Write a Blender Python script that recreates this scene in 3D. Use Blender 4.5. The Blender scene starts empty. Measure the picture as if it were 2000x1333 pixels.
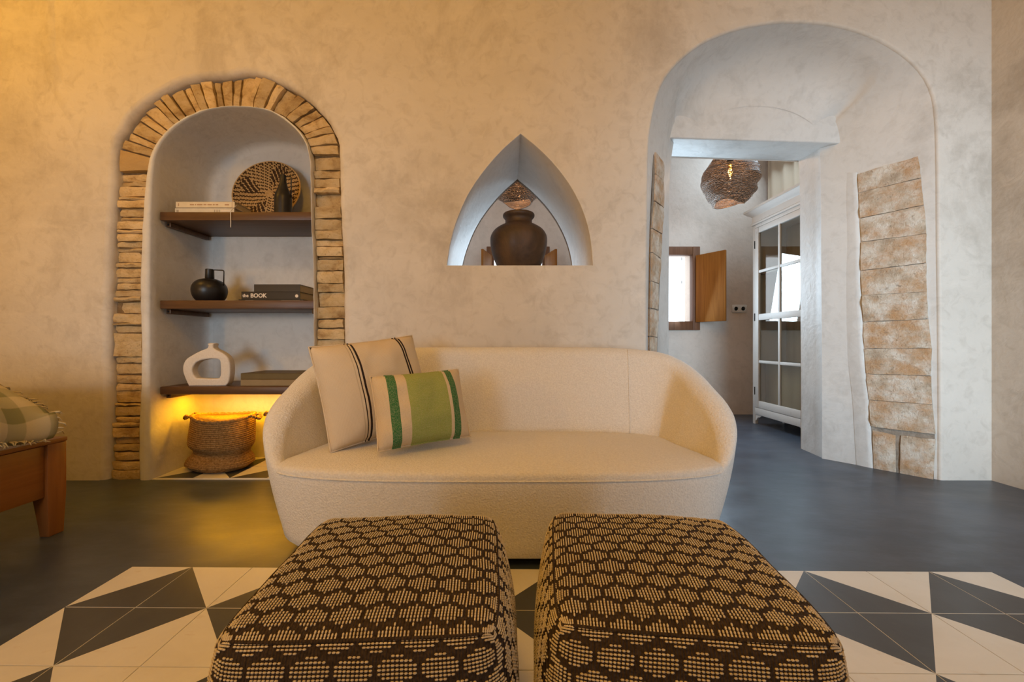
import bpy, bmesh, math, random
import numpy as np
from mathutils import Vector, Matrix, noise
from mathutils.geometry import tessellate_polygon

SC = bpy.context.scene
COL = SC.collection
R = math.radians
FPX, PX0, PY0, CAMH = 777.8, 987.0, 667.0, 0.75      # 14 mm lens in pixels of the 2000 px frame

# ------------------------------------------------------------------ camera
cam = bpy.data.objects.new('camera', bpy.data.cameras.new('camera'))
COL.objects.link(cam)
cam.location = (0, 0, CAMH)
cam.rotation_euler = (R(90), 0, 0)
cam.data.lens = 14.0
cam.data.sensor_width = 36.0
cam.data.shift_x = 0.0065
cam.data.clip_start = 0.02
SC.camera = cam

# ------------------------------------------------------------------ view, world
SC.view_settings.view_transform = 'Standard'
SC.view_settings.look = 'None'
SC.view_settings.gamma = 1.0
SC.view_settings.use_curve_mapping = False
SC.view_settings.exposure = 0.13
world = bpy.data.worlds.new('sky')
SC.world = world
world.use_nodes = True
bg = world.node_tree.nodes['Background']
bg.inputs[0].default_value = (0.84, 0.92, 1.0, 1)
bg.inputs[1].default_value = 2.6
SC.cycles.max_bounces = 8
SC.cycles.diffuse_bounces = 5
SC.cycles.sample_clamp_indirect = 6.0
SC.cycles.caustics_reflective = False

def area(name, loc, target, size, power, color, spread=180):
    l = bpy.data.lights.new(name, 'AREA')
    l.shape = 'RECTANGLE'
    l.size, l.size_y = size
    l.energy = power
    l.color = color
    l.spread = R(spread)
    o = bpy.data.objects.new(name, l)
    COL.objects.link(o)
    o.location = loc
    d = Vector(target) - Vector(loc)
    o.rotation_euler = d.to_track_quat('-Z', 'Y').to_euler()
    return o

def point(name, loc, power, color, radius=0.1):
    l = bpy.data.lights.new(name, 'POINT')
    l.energy = power
    l.color = color
    l.shadow_soft_size = radius
    o = bpy.data.objects.new(name, l)
    COL.objects.link(o)
    o.location = loc
    return o

DAY = (0.62, 0.83, 1.0)
WARM = (1.0, 0.50, 0.062)
AMBER = (1.0, 0.42, 0.002)
# daylight through the glazed door behind the camera (an opening in wall_front)
area('garden_door_daylight', (1.88, -1.55, 0.98), (2.00, 0, 0.94), (1.15, 1.8), 17.5, DAY, 63)
# soft neutral fill added from behind for the niche and bed side
area('rear_left_fill', (-1.75, -1.55, 1.05), (-1.62, 0, 0.98), (1.0, 1.0), 4.2, DAY, 60)
# weak fill added from the second room's unseen left end
area('far_left_fill', (-1.50, 3.42, 1.55), (0.5, 3.42, 1.2), (0.9, 1.5), 4, DAY)
# lamp added above view for daylight from the curtained side
area('curtain_side_fill', (2.40, 3.40, 2.66), (0.7, 3.5, 1.2), (1.0, 0.45), 10, DAY)
# daylight through the doorway-side window of the second room
area('doorway_window_daylight', (1.68, 4.02, 1.28), (1.2, 3.0, 1.1), (0.45, 0.66), 24, DAY)
area('small_window_fill', (0.30, 4.02, 1.30), (-0.75, 2.3, 1.40), (0.25, 0.6), 1.1, DAY, 80)  # fill added at the small window to brighten the pointed opening's left face
# warm ceiling lamps and bedside lamp of the main room
point('ceiling_lamp_light', (-0.3, -0.2, 2.8), 45, WARM, 0.16)
point('bed_ceiling_lamp_light', (-2.75, 1.0, 2.75), 28, WARM, 0.16)
point('bedside_lamp_light', (-2.75, -0.6, 1.15), 36, WARM, 0.10)

# ------------------------------------------------------------------ helpers
def PT(px, py, d):
    """a point read off the photograph, at its own distance d from the camera"""
    return Vector(((px - PX0) * d / FPX, d, CAMH + (PY0 - py) * d / FPX))

def obj(name, verts, faces, mat=None, parent=None, smooth=False, mats=None, fm=None, auto=None):
    loc = Vector(parent['_loc']) if parent is not None and '_loc' in parent.keys() else Vector((0, 0, 0))
    me = bpy.data.meshes.new(name)
    me.from_pydata([tuple(Vector(v) - loc) for v in verts], [], faces)
    for m in (mats or ([mat] if mat else [])):
        me.materials.append(m)
    if fm is not None:
        me.polygons.foreach_set('material_index', fm)
    if smooth:
        me.polygons.foreach_set('use_smooth', [True] * len(me.polygons))
        if auto:
            me.set_sharp_from_angle(angle=R(auto))
    me.validate()
    me.update()
    o = bpy.data.objects.new(name, me)
    COL.objects.link(o)
    if parent is not None:
        o.parent = parent
    return o

def from_bm(name, bm, mat=None, parent=None, smooth=False, auto=None):
    v = [x.co.copy() for x in bm.verts]
    bm.verts.index_update()
    f = [[x.index for x in p.verts] for p in bm.faces]
    bm.free()
    return obj(name, v, f, mat, parent, smooth, auto=auto)

def tag(o, label, cat, group=None):
    o['label'] = label
    o['category'] = cat
    if group:
        o['group'] = group
    return o

def struct(o):
    o['kind'] = 'structure'
    return o

def thing(name, label, cat, loc, group=None, rz=0.0):
    o = bpy.data.objects.new(name, None)
    COL.objects.link(o)
    o.location = loc
    o.rotation_euler = (0, 0, rz)
    o.empty_display_size = 0.1
    o['_loc'] = list(loc) if rz == 0.0 else [0.0, 0.0, 0.0]     # rotated things are built in local space
    return tag(o, label, cat, group)

def box(c0, c1):
    x0, y0, z0 = c0
    x1, y1, z1 = c1
    v = [(x0, y0, z0), (x1, y0, z0), (x1, y1, z0), (x0, y1, z0), (x0, y0, z1), (x1, y0, z1), (x1, y1, z1), (x0, y1, z1)]
    f = [(0, 3, 2, 1), (4, 5, 6, 7), (0, 1, 5, 4), (1, 2, 6, 5), (2, 3, 7, 6), (3, 0, 4, 7)]
    return v, f

def rbox(c0, c1, r=0.004, seg=2, warp=None):
    bm = bmesh.new()
    v, f = box(c0, c1)
    vs = [bm.verts.new(x) for x in v]
    for q in f:
        bm.faces.new([vs[i] for i in q])
    bmesh.ops.bevel(bm, geom=bm.edges[:], offset=r, segments=seg, profile=0.5, affect='EDGES')
    if warp:
        for x in bm.verts:
            x.co = warp(x.co)
    bm.verts.index_update()
    return [x.co.copy() for x in bm.verts], [[x.index for x in p.verts] for p in bm.faces]

def join(*parts):
    V, F = [], []
    for v, f in parts:
        n = len(V)
        V += list(v)
        F += [tuple(i + n for i in q) for q in f]
    return V, F

def tube(pts, rad, seg=8, closed=False, caps=True):
    pts = [Vector(p) for p in pts]
    n = len(pts)
    V, F = [], []
    up = None
    for i, p in enumerate(pts):
        if closed:
            t = (pts[(i + 1) % n] - pts[i - 1]).normalized()
        else:
            t = (pts[min(i + 1, n - 1)] - pts[max(i - 1, 0)]).normalized()
        if up is None:
            up = Vector((0, 0, 1)) if abs(t.z) < 0.9 else Vector((1, 0, 0))
        a = t.cross(up)
        if a.length < 1e-6:
            a = t.orthogonal()
        a.normalize()
        b = a.cross(t).normalized()
        up = b
        r = rad[i] if isinstance(rad, (list, tuple)) else rad
        for k in range(seg):
            an = 2 * math.pi * k / seg
            V.append(p + a * math.cos(an) * r + b * math.sin(an) * r)
    m = n if closed else n - 1
    for i in range(m):
        for k in range(seg):
            i2 = (i + 1) % n
            F.append((i * seg + k, i * seg + (k + 1) % seg, i2 * seg + (k + 1) % seg, i2 * seg + k))
    if caps and not closed:
        F.append(tuple(range(seg - 1, -1, -1)))
        F.append(tuple((n - 1) * seg + k for k in range(seg)))
    return V, F

def lathe(prof, seg=40, loc=(0, 0, 0), fn=None):
    V, F = [], []
    n = len(prof)
    for r, z in prof:
        for k in range(seg):
            a = 2 * math.pi * k / seg
            p = Vector((r * math.cos(a), r * math.sin(a), z))
            if fn:
                p = fn(p, a)
            V.append(p + Vector(loc))
    for i in range(n - 1):
        for k in range(seg):
            F.append((i * seg + k, i * seg + (k + 1) % seg, (i + 1) * seg + (k + 1) % seg, (i + 1) * seg + k))
    if prof[0][0] > 1e-5:
        F.append(tuple(range(seg - 1, -1, -1)))
    if prof[-1][0] > 1e-5:
        F.append(tuple((n - 1) * seg + k for k in range(seg)))
    return V, F

def spline(pts, n):
    """Catmull-Rom through 2D or 3D points, n samples at even spacing"""
    P = np.array(pts, float)
    Q = np.vstack([2 * P[0] - P[1], P, 2 * P[-1] - P[-2]])
    out = []
    for i in range(1, len(Q) - 2):
        for t in np.linspace(0, 1, 12, endpoint=False):
            a, b, c, d = Q[i - 1], Q[i], Q[i + 1], Q[i + 2]
            out.append(0.5 * ((2 * b) + (c - a) * t + (2 * a - 5 * b + 4 * c - d) * t * t + (3 * b - a - 3 * c + d) * t ** 3))
    out.append(P[-1])
    return resample(np.array(out), n)

def resample(P, n):
    P = np.array(P, float)
    s = np.concatenate([[0], np.cumsum(np.linalg.norm(np.diff(P, axis=0), axis=1))])
    t = np.linspace(0, s[-1], n)
    return np.stack([np.interp(t, s, P[:, k]) for k in range(P.shape[1])], 1)

def offset2d(P, r, closed=False):
    """push a polyline sideways (to the left of its direction) by r, mitred"""
    P = np.array(P, float)
    n = len(P)
    out = []
    for i in range(n):
        a = P[i - 1] if (closed or i > 0) else None
        c = P[(i + 1) % n] if (closed or i < n - 1) else None
        ns = []
        for u, v in ((a, P[i]), (P[i], c)):
            if u is None or v is None:
                continue
            d = v - u
            l = np.linalg.norm(d)
            if l > 1e-9:
                ns.append(np.array([-d[1], d[0]]) / l)
        m = sum(ns)
        m = m / max(np.linalg.norm(m), 1e-6)
        k = max(0.35, float(np.dot(m, ns[0])))
        out.append(P[i] + m * r / k)
    return np.array(out)

def fill(polys, y, flip=False):
    """flat XZ area with holes at depth y"""
    vs = [Vector((p[0], p[1], 0)) for poly in polys for p in poly]
    tris = tessellate_polygon([[Vector((p[0], p[1], 0)) for p in poly] for poly in polys])
    V = [(v.x, y, v.y) for v in vs]
    F = []
    for a, b, c in tris:
        A, B, Cc = vs[a], vs[b], vs[c]
        cr = (B - A).cross(Cc - A).z
        if abs(cr) < 1e-12:
            continue
        t = (a, b, c) if cr > 0 else (a, c, b)
        # XZ counter clockwise seen from -Y faces -Y
        F.append(t if not flip else t[::-1])
    return V, F

def strip(rings, closed=False):
    """quads between successive rings (lists of 3D points of equal length)"""
    V, F = [], []
    m = len(rings[0])
    for r in rings:
        V += [tuple(p) for p in r]
    for i in range(len(rings) - 1):
        for k in range(m if closed else m - 1):
            k2 = (k + 1) % m
            F.append((i * m + k, i * m + k2, (i + 1) * m + k2, (i + 1) * m + k))
    return V, F

# ------------------------------------------------------------------ materials
class NT:
    def __init__(self, name, rough=0.6, spec=0.3, metal=0.0):
        self.m = bpy.data.materials.new(name)
        self.m.use_nodes = True
        self.t = self.m.node_tree
        self.b = self.t.nodes['Principled BSDF']
        self.b.inputs['Roughness'].default_value = rough
        self.b.inputs['Specular IOR Level'].default_value = spec
        self.b.inputs['Metallic'].default_value = metal
        self.co = self.t.nodes.new('ShaderNodeTexCoord').outputs['Object']
    def n(self, typ, **kw):
        x = self.t.nodes.new(typ)
        for k, v in kw.items():
            setattr(x, k, v)
        return x
    def link(self, a, b):
        self.t.links.new(a, b)
    def mapping(self, scale=(1, 1, 1), rot=(0, 0, 0), src=None):
        x = self.n('ShaderNodeMapping')
        x.inputs['Scale'].default_value = scale
        x.inputs['Rotation'].default_value = rot
        self.link(src or self.co, x.inputs['Vector'])
        return x.outputs[0]
    def noise(self, scale, detail=4, rough=0.55, src=None, dist=0.0):
        x = self.n('ShaderNodeTexNoise')
        x.inputs['Scale'].default_value = scale
        x.inputs['Detail'].default_value = detail
        x.inputs['Roughness'].default_value = rough
        x.inputs['Distortion'].default_value = dist
        self.link(src or self.co, x.inputs['Vector'])
        return x.outputs['Fac']
    def wave(self, scale, src=None, axis='X', dist=0.0, detail=2, dscale=1.0, prof='SIN', kind='BANDS'):
        x = self.n('ShaderNodeTexWave', wave_type=kind, wave_profile=prof)
        if kind == 'BANDS':
            x.bands_direction = axis
        x.inputs['Scale'].default_value = scale
        x.inputs['Distortion'].default_value = dist
        x.inputs['Detail'].default_value = detail
        x.inputs['Detail Scale'].default_value = dscale
        self.link(src or self.co, x.inputs['Vector'])
        return x.outputs['Fac']
    def voronoi(self, scale, src=None, feature='F1', out='Distance'):
        x = self.n('ShaderNodeTexVoronoi', feature=feature)
        x.inputs['Scale'].default_value = scale
        self.link(src or self.co, x.inputs['Vector'])
        return x.outputs[out]
    def ramp(self, fac, stops, interp='LINEAR'):
        x = self.n('ShaderNodeValToRGB')
        x.color_ramp.interpolation = interp
        e = x.color_ramp.elements
        while len(e) < len(stops):
            e.new(0.5)
        for el, (p, c) in zip(e, stops):
            el.position = p
            el.color = (*c, 1) if len(c) == 3 else c
        self.link(fac, x.inputs[0])
        return x.outputs[0]
    def mix(self, fac, a, b, mode='MIX'):
        x = self.n('ShaderNodeMix', data_type='RGBA', blend_type=mode)
        for k, s in ((0, fac), (6, a), (7, b)):
            if isinstance(s, (int, float)):
                x.inputs[k].default_value = s
            elif isinstance(s, tuple):
                x.inputs[k].default_value = (*s, 1)
            else:
                self.link(s, x.inputs[k])
        return x.outputs[2]
    def math(self, op, a, b=None):
        x = self.n('ShaderNodeMath', operation=op)
        for k, s in ((0, a), (1, b)):
            if s is None:
                continue
            if isinstance(s, (int, float)):
                x.inputs[k].default_value = s
            else:
                self.link(s, x.inputs[k])
        return x.outputs[0]
    def color(self, c):
        if isinstance(c, tuple):
            self.b.inputs['Base Color'].default_value = (*c, 1)
        else:
            self.link(c, self.b.inputs['Base Color'])
    def rough(self, f):
        self.link(f, self.b.inputs['Roughness'])
    def bump(self, h, strength=0.3, dist=0.01, prev=None):
        x = self.n('ShaderNodeBump')
        x.inputs['Strength'].default_value = strength
        x.inputs['Distance'].default_value = dist
        self.link(h, x.inputs['Height'])
        if prev is not None:
            self.link(prev, x.inputs['Normal'])
        self.link(x.outputs[0], self.b.inputs['Normal'])
        return x.outputs[0]

def plaster(name, c1, c2, stain, rough=0.55, spec=0.25):
    m = NT(name, rough, spec)
    base = m.mix(m.ramp(m.noise(1.7, 6, 0.6, dist=0.6), [(0.35, (0, 0, 0)), (0.68, (1, 1, 1))]), c1, c2)
    st = m.ramp(m.noise(2.6, 8, 0.68, src=m.mapping((1, 1, 0.75)), dist=0.4), [(0.52, (0, 0, 0)), (0.74, (1, 1, 1))])
    base = m.mix(m.math('MULTIPLY', st, 0.70), base, stain)
    tr_ = m.ramp(m.noise(5.5, 7, 0.7, src=m.mapping((1, 1, 3.2), (0, 0.5, 0))), [(0.54, (0, 0, 0)), (0.72, (1, 1, 1))])
    base = m.mix(m.math('MULTIPLY', tr_, 0.30), base, tuple(min(1, x * 1.12) for x in c1))
    fine = m.noise(16, 5, 0.6, dist=0.8)
    base = m.mix(m.math('MULTIPLY', m.ramp(fine, [(0.5, (0, 0, 0)), (0.78, (1, 1, 1))]), 0.42), base, stain)
    m.color(base)
    b1 = m.bump(m.noise(3.2, 4, 0.5), 0.35, 0.035)
    b2 = m.bump(m.noise(14, 5, 0.55, dist=1.2), 0.28, 0.010, b1)
    m.bump(m.noise(90, 3, 0.6), 0.18, 0.002, b2)
    return m.m

M = {}
M['plaster'] = plaster('lime_plaster', (0.69, 0.645, 0.585), (0.61, 0.565, 0.505), (0.40, 0.355, 0.30))
M['plaster_white'] = plaster('white_lime_plaster', (0.70, 0.685, 0.66), (0.64, 0.625, 0.60), (0.46, 0.44, 0.41), 0.5)
M['plaster_polished'] = plaster('polished_plaster', (0.70, 0.685, 0.66), (0.64, 0.62, 0.60), (0.50, 0.48, 0.46), 0.42, 0.4)
M['plaster_pink'] = plaster('rose_plaster', (0.70, 0.61, 0.54), (0.64, 0.55, 0.48), (0.50, 0.43, 0.37))

def stone(name, c1, c2, c3, sc=1.0, spots=None):
    m = NT(name, 0.85, 0.15)
    info = m.n('ShaderNodeObjectInfo').outputs['Random']
    v = m.mapping((1, 1, 1.6))
    c = m.ramp(m.noise(9 * sc, 8, 0.65, src=v, dist=0.5), [(0.30, c3), (0.47, c1), (0.62, c2), (0.8, c1)])
    if spots:
        c = m.mix(m.ramp(m.noise(17 * sc, 6, 0.62, src=v), [(0.52, (0, 0, 0)), (0.60, (1, 1, 1))]), c, spots)
    c = m.mix(m.ramp(m.noise(60 * sc, 4, 0.6), [(0.58, (0, 0, 0)), (0.74, (0.7, 0.7, 0.7))]), c, c3)
    hs = m.n('ShaderNodeHueSaturation')
    m.link(m.math('ADD', m.math('MULTIPLY', info, 0.34), 0.80), hs.inputs['Value'])
    m.link(c, hs.inputs['Color'])
    m.color(hs.outputs[0])
    b1 = m.bump(m.noise(14 * sc, 8, 0.7, src=v), 0.8, 0.022)
    m.bump(m.voronoi(70 * sc), 0.35, 0.004, b1)
    return m.m
M['stone_gold'] = stone('golden_sandstone', (0.60, 0.435, 0.225), (0.70, 0.54, 0.32), (0.34, 0.21, 0.09))
def pale_stone():
    m = NT('pale_marl_stone', 0.9, 0.12)
    info = m.n('ShaderNodeObjectInfo').outputs['Random']
    off = m.n('ShaderNodeVectorMath', operation='ADD')
    m.link(m.co, off.inputs[0]); m.link(info, off.inputs[1])
    v = off.outputs[0]
    c = m.ramp(m.noise(11, 7, 0.62, src=v), [(0.32, (0.48, 0.38, 0.28)), (0.45, (0.66, 0.56, 0.44)), (0.58, (0.82, 0.76, 0.67)), (0.75, (0.70, 0.60, 0.47))])
    c = m.mix(m.ramp(m.noise(8, 6, 0.68, src=m.mapping((1, 1, 1.3), src=v)), [(0.43, (0, 0, 0)), (0.66, (0.85, 0.85, 0.85))]), c, (0.60, 0.345, 0.165))
    c = m.mix(m.ramp(m.noise(45, 5, 0.7, src=v), [(0.57, (0, 0, 0)), (0.72, (0.75, 0.75, 0.75))]), c, (0.27, 0.20, 0.14))
    m.color(c)
    b1 = m.bump(m.noise(18, 8, 0.72, src=v), 0.9, 0.020)
    m.bump(m.noise(90, 4, 0.7, src=v), 0.5, 0.004, b1)
    return m.m
M['stone_pale'] = pale_stone()
M['stone_smooth'] = stone('smooth_sandstone', (0.55, 0.38, 0.18), (0.58, 0.41, 0.20), (0.50, 0.34, 0.16), 0.5)
m = NT('mortar', 0.95, 0.05)
m.color(m.ramp(m.noise(20, 6, 0.7), [(0.3, (0.16, 0.10, 0.05)), (0.7, (0.36, 0.24, 0.12))]))
m.bump(m.noise(30, 6, 0.7), 0.8, 0.02)
M['mortar'] = m.m
m = NT('grey_mortar', 0.95, 0.05)
m.color(m.ramp(m.noise(25, 6, 0.7), [(0.3, (0.22, 0.185, 0.15)), (0.7, (0.42, 0.37, 0.31))]))
m.bump(m.noise(40, 6, 0.7), 0.8, 0.01)
M['mortar_grey'] = m.m

m = NT('dark_microcement', 0.3, 0.5)
sw = m.noise(1.6, 4, 0.5, src=m.mapping((1, 1.6, 1)))
c = m.ramp(sw, [(0.3, (0.038, 0.050, 0.072)), (0.5, (0.050, 0.066, 0.094)), (0.72, (0.068, 0.088, 0.122))])
c = m.mix(m.ramp(m.noise(6, 6, 0.65, src=m.mapping((1, 2.6, 1), (0, 0, 0.5))), [(0.45, (0, 0, 0)), (0.75, (0.8, 0.8, 0.8))]), c, (0.078, 0.100, 0.140))
m.color(c)
m.rough(m.ramp(m.noise(3, 3, 0.5, src=m.mapping((1, 1.8, 1), (0, 0, 0.5))), [(0.3, (0.295, 0.295, 0.295)), (0.7, (0.40, 0.40, 0.40))]))
b1 = m.bump(m.noise(5, 3, 0.5), 0.22, 0.010)
m.bump(m.noise(24, 3, 0.55, src=m.mapping((1, 2.2, 1), (0, 0, 0.5))), 0.10, 0.003, b1)
M['floor'] = m.m

def tile_mat(name, c1, c2, c3, r0=0.32):
    m = NT(name, r0, 0.4)
    geo = m.n('ShaderNodeNewGeometry').outputs['Position']
    c = m.ramp(m.noise(4.5, 7, 0.65, src=geo, dist=0.7), [(0.3, c2), (0.6, c1)])
    c = m.mix(m.ramp(m.noise(13, 5, 0.6, src=m.mapping((1, 2.2, 1), src=geo)), [(0.62, (0, 0, 0)), (0.75, (0.55, 0.55, 0.55))]), c, c3)
    m.color(c)
    m.bump(m.noise(25, 4, 0.6, src=geo), 0.12, 0.002)
    return m.m
M['tile_cream'] = tile_mat('cream_cement_tile', (0.74, 0.715, 0.655), (0.68, 0.65, 0.585), (0.60, 0.49, 0.37))
M['tile_dark'] = tile_mat('charcoal_cement_tile', (0.070, 0.075, 0.082), (0.055, 0.057, 0.060), (0.10, 0.10, 0.10))
m = NT('grout', 0.9, 0.1)
m.color((0.80, 0.78, 0.73))
M['grout'] = m.m

def boucle(name, c):
    m = NT(name, 0.95, 0.12)
    n1 = m.noise(160, 3, 0.6)
    m.color(m.mix(m.ramp(n1, [(0.35, (0, 0, 0)), (0.65, (1, 1, 1))]), tuple(x * 0.86 for x in c), c))
    b = m.bump(m.voronoi(190, feature='SMOOTH_F1'), 0.55, 0.004)
    m.bump(m.noise(260, 3, 0.6), 0.4, 0.003, b)
    m.b.inputs['Sheen Weight'].default_value = 0.25
    m.b.inputs['Sheen Roughness'].default_value = 0.5
    return m.m
M['boucle'] = boucle('cream_boucle', (0.78, 0.755, 0.72))
m = NT('dark_plinth', 0.6, 0.2); m.color((0.015, 0.013, 0.012)); M['plinth'] = m.m

def cloth(m, sc=420, s=0.35):
    w = m.math('ADD', m.wave(sc * 0.16, axis='X'), m.wave(sc * 0.16, axis='Y'))
    b = m.bump(w, s, 0.0015)
    m.bump(m.noise(24, 4, 0.6), 0.3, 0.006, b)

def stripes(m, axis, stops):
    sp = m.n('ShaderNodeSeparateXYZ')
    m.link(m.co, sp.inputs[0])
    f = m.math('ADD', sp.outputs[axis], 0.5)
    return m.ramp(f, stops, 'CONSTANT')
LIN = (0.66, 0.55, 0.41)
DKB = (0.028, 0.018, 0.016)
m = NT('striped_linen', 0.9, 0.15)
x0, x1 = -0.105, 0.115
m.color(stripes(m, 0, [(0, LIN), (0.5 + x0, (0.55, 0.45, 0.33)), (0.5 + x0 + 0.004, LIN), (0.5 + x0 + 0.012, DKB), (0.5 + x0 + 0.019, LIN),
                       (0.5 + x0 + 0.024, DKB), (0.5 + x0 + 0.032, LIN), (0.5 + x1, DKB), (0.5 + x1 + 0.007, LIN), (0.5 + x1 + 0.012, DKB), (0.5 + x1 + 0.02, LIN)]))
cloth(m)
M['linen'] = m.m
m = NT('green_striped_wool', 0.92, 0.15)
GRN = (0.305, 0.365, 0.105)
DGR = (0.028, 0.155, 0.055)
CRM = (0.68, 0.555, 0.41)
c = stripes(m, 0, [(0, CRM), (0.5 - 0.128, DGR), (0.5 - 0.095, CRM), (0.5 - 0.062, GRN), (0.5 + 0.088, CRM), (0.5 + 0.100, DGR), (0.5 + 0.128, CRM)])
m.color(m.mix(m.ramp(m.noise(300, 2), [(0.4, (0, 0, 0)), (0.7, (0.35, 0.35, 0.35))]), c, (0.55, 0.50, 0.30)))
cloth(m, 520, 0.45)
M['green'] = m.m

m = NT('brown_wool', 0.95, 0.1)
m.color(m.ramp(m.noise(220, 3), [(0.3, (0.040, 0.029, 0.024)), (0.7, (0.078, 0.057, 0.047))]))
b = m.bump(m.wave(75, axis='X', dist=2.0), 0.6, 0.004)
m.bump(m.noise(300, 3), 0.5, 0.003, b)
M['wool_dark'] = m.m
m = NT('cream_wool', 0.95, 0.1)
m.color(m.ramp(m.noise(60, 4, 0.6), [(0.3, (0.56, 0.47, 0.36)), (0.7, (0.72, 0.64, 0.53))]))
m.bump(m.noise(600, 2), 0.4, 0.001)
M['wool_cream'] = m.m

def wood(name, c1, c2, rough=0.45, axis='X', sc=1.0, spec=0.35):
    m = NT(name, rough, spec)
    s = {'X': (0.6, 9, 9), 'Y': (9, 0.6, 9), 'Z': (9, 9, 0.6)}[axis]
    v = m.mapping(tuple(k * sc for k in s))
    c = m.ramp(m.noise(2.4, 8, 0.65, src=v, dist=1.4), [(0.3, c1), (0.7, c2)])
    m.color(c)
    m.bump(m.noise(5, 6, 0.6, src=v), 0.2, 0.003)
    return m.m
M['wood_dark'] = wood('walnut_shelf', (0.070, 0.032, 0.013), (0.135, 0.066, 0.028), 0.42, 'X')
M['wood_bed'] = wood('chestnut_bed', (0.20, 0.075, 0.018), (0.30, 0.120, 0.034), 0.38, 'Y')
M['wood_bed_v'] = wood('chestnut_post', (0.21, 0.080, 0.020), (0.31, 0.125, 0.036), 0.36, 'Z')
M['wood_frame'] = wood('window_frame_wood', (0.12, 0.050, 0.022), (0.21, 0.095, 0.045), 0.5, 'Z')
M['wood_shutter'] = wood('shutter_wood', (0.19, 0.066, 0.008), (0.34, 0.135, 0.022), 0.6, 'Z', 0.8, 0.2)
m = NT('pale_painted_wood', 0.5, 0.3)
pz = m.ramp(m.noise(30, 5, 0.7, src=m.mapping((1, 1, 0.35))), [(0.63, (0, 0, 0)), (0.74, (0.6, 0.6, 0.6))])
m.color(m.mix(pz, (0.60, 0.585, 0.56), (0.30, 0.255, 0.21)))
M['painted'] = m.m
m = NT('cabinet_lining', 0.8, 0.2)
m.color(m.ramp(m.noise(3, 4, src=m.mapping((6, 6, 0.4))), [(0.3, (0.42, 0.31, 0.17)), (0.7, (0.52, 0.40, 0.24))]))
M['lining'] = m.m
m = NT('dark_iron', 0.5, 0.4, 0.6); m.color((0.02, 0.018, 0.016)); M['iron'] = m.m
m = NT('black_stoneware', 0.38, 0.4); m.color(m.ramp(m.noise(30, 4), [(0.3, (0.010, 0.009, 0.009)), (0.7, (0.017, 0.015, 0.014))])); M['black'] = m.m
m = NT('black_enamel_handle', 0.3, 0.5); m.color((0.012, 0.010, 0.010)); M['blackwire'] = m.m
m = NT('white_ceramic', 0.75, 0.2); m.color(m.ramp(m.noise(120, 3), [(0.3, (0.66, 0.60, 0.53)), (0.7, (0.74, 0.68, 0.61))])); m.bump(m.noise(160, 3), 0.25, 0.002); M['ceramic'] = m.m
m = NT('burnt_terracotta', 0.42, 0.35)
tc = m.ramp(m.noise(5, 6, 0.65, dist=0.8), [(0.3, (0.035, 0.022, 0.015)), (0.5, (0.075, 0.046, 0.029)), (0.72, (0.135, 0.080, 0.045))])
m.color(tc)
m.rough(m.ramp(m.noise(8, 5), [(0.3, (0.34,) * 3), (0.7, (0.6,) * 3)]))
m.bump(m.noise(40, 4), 0.25, 0.004)
M['terracotta'] = m.m
m = NT('seagrass', 0.85, 0.15)
jv = m.mapping((1, 1, 1))
jc = m.ramp(m.noise(90, 4, 0.7), [(0.3, (0.16, 0.085, 0.030)), (0.55, (0.36, 0.215, 0.085)), (0.75, (0.52, 0.34, 0.15))])
m.color(jc)
m.bump(m.noise(140, 3, 0.7), 0.8, 0.005)
M['jute'] = m.m

m = NT('woven_plate_grass', 0.8, 0.15)
m.color(m.ramp(m.noise(150, 3), [(0.3, (0.40, 0.25, 0.10)), (0.7, (0.60, 0.42, 0.21))]))
M['plate_light'] = m.m
m = NT('woven_plate_dark_grass', 0.8, 0.15)
m.color(m.ramp(m.noise(150, 3), [(0.3, (0.035, 0.018, 0.010)), (0.7, (0.085, 0.048, 0.025))]))
M['plate_dark'] = m.m

def flat(name, c, rough=0.6, spec=0.25):
    m = NT(name, rough, spec)
    m.color(m.ramp(m.noise(25, 3), [(0.3, tuple(x * 0.9 for x in c)), (0.7, c)]))
    return m.m
M['book_cream'] = flat('cream_book_cloth', (0.72, 0.62, 0.45))
M['book_ivory'] = flat('ivory_book_cloth', (0.66, 0.60, 0.48))
M['book_black'] = flat('black_book_cover', (0.025, 0.021, 0.019), 0.4)
M['book_grey'] = flat('charcoal_book_cover', (0.040, 0.034, 0.030), 0.4)
M['book_olive'] = flat('olive_book_cloth', (0.15, 0.11, 0.045))
M['book_tan'] = flat('tan_book_cloth', (0.30, 0.22, 0.115))
M['ink_red'] = flat('faded_spine_print', (0.46, 0.29, 0.17))
M['ink_grey'] = flat('grey_spine_print', (0.38, 0.33, 0.26))
M['ink_white'] = flat('white_spine_print', (0.78, 0.70, 0.60))
m = NT('book_pages', 0.9, 0.1)
m.color(m.ramp(m.wave(500, axis='Z', dist=1.0), [(0.2, (0.42, 0.34, 0.22)), (0.8, (0.60, 0.51, 0.36))]))
M['pages'] = m.m
M['marker'] = flat('white_ribbon', (0.75, 0.70, 0.62))
M['socket'] = flat('white_plastic', (0.74, 0.72, 0.69), 0.4)
M['socket_dark'] = flat('socket_hole', (0.25, 0.24, 0.23), 0.5)

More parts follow.
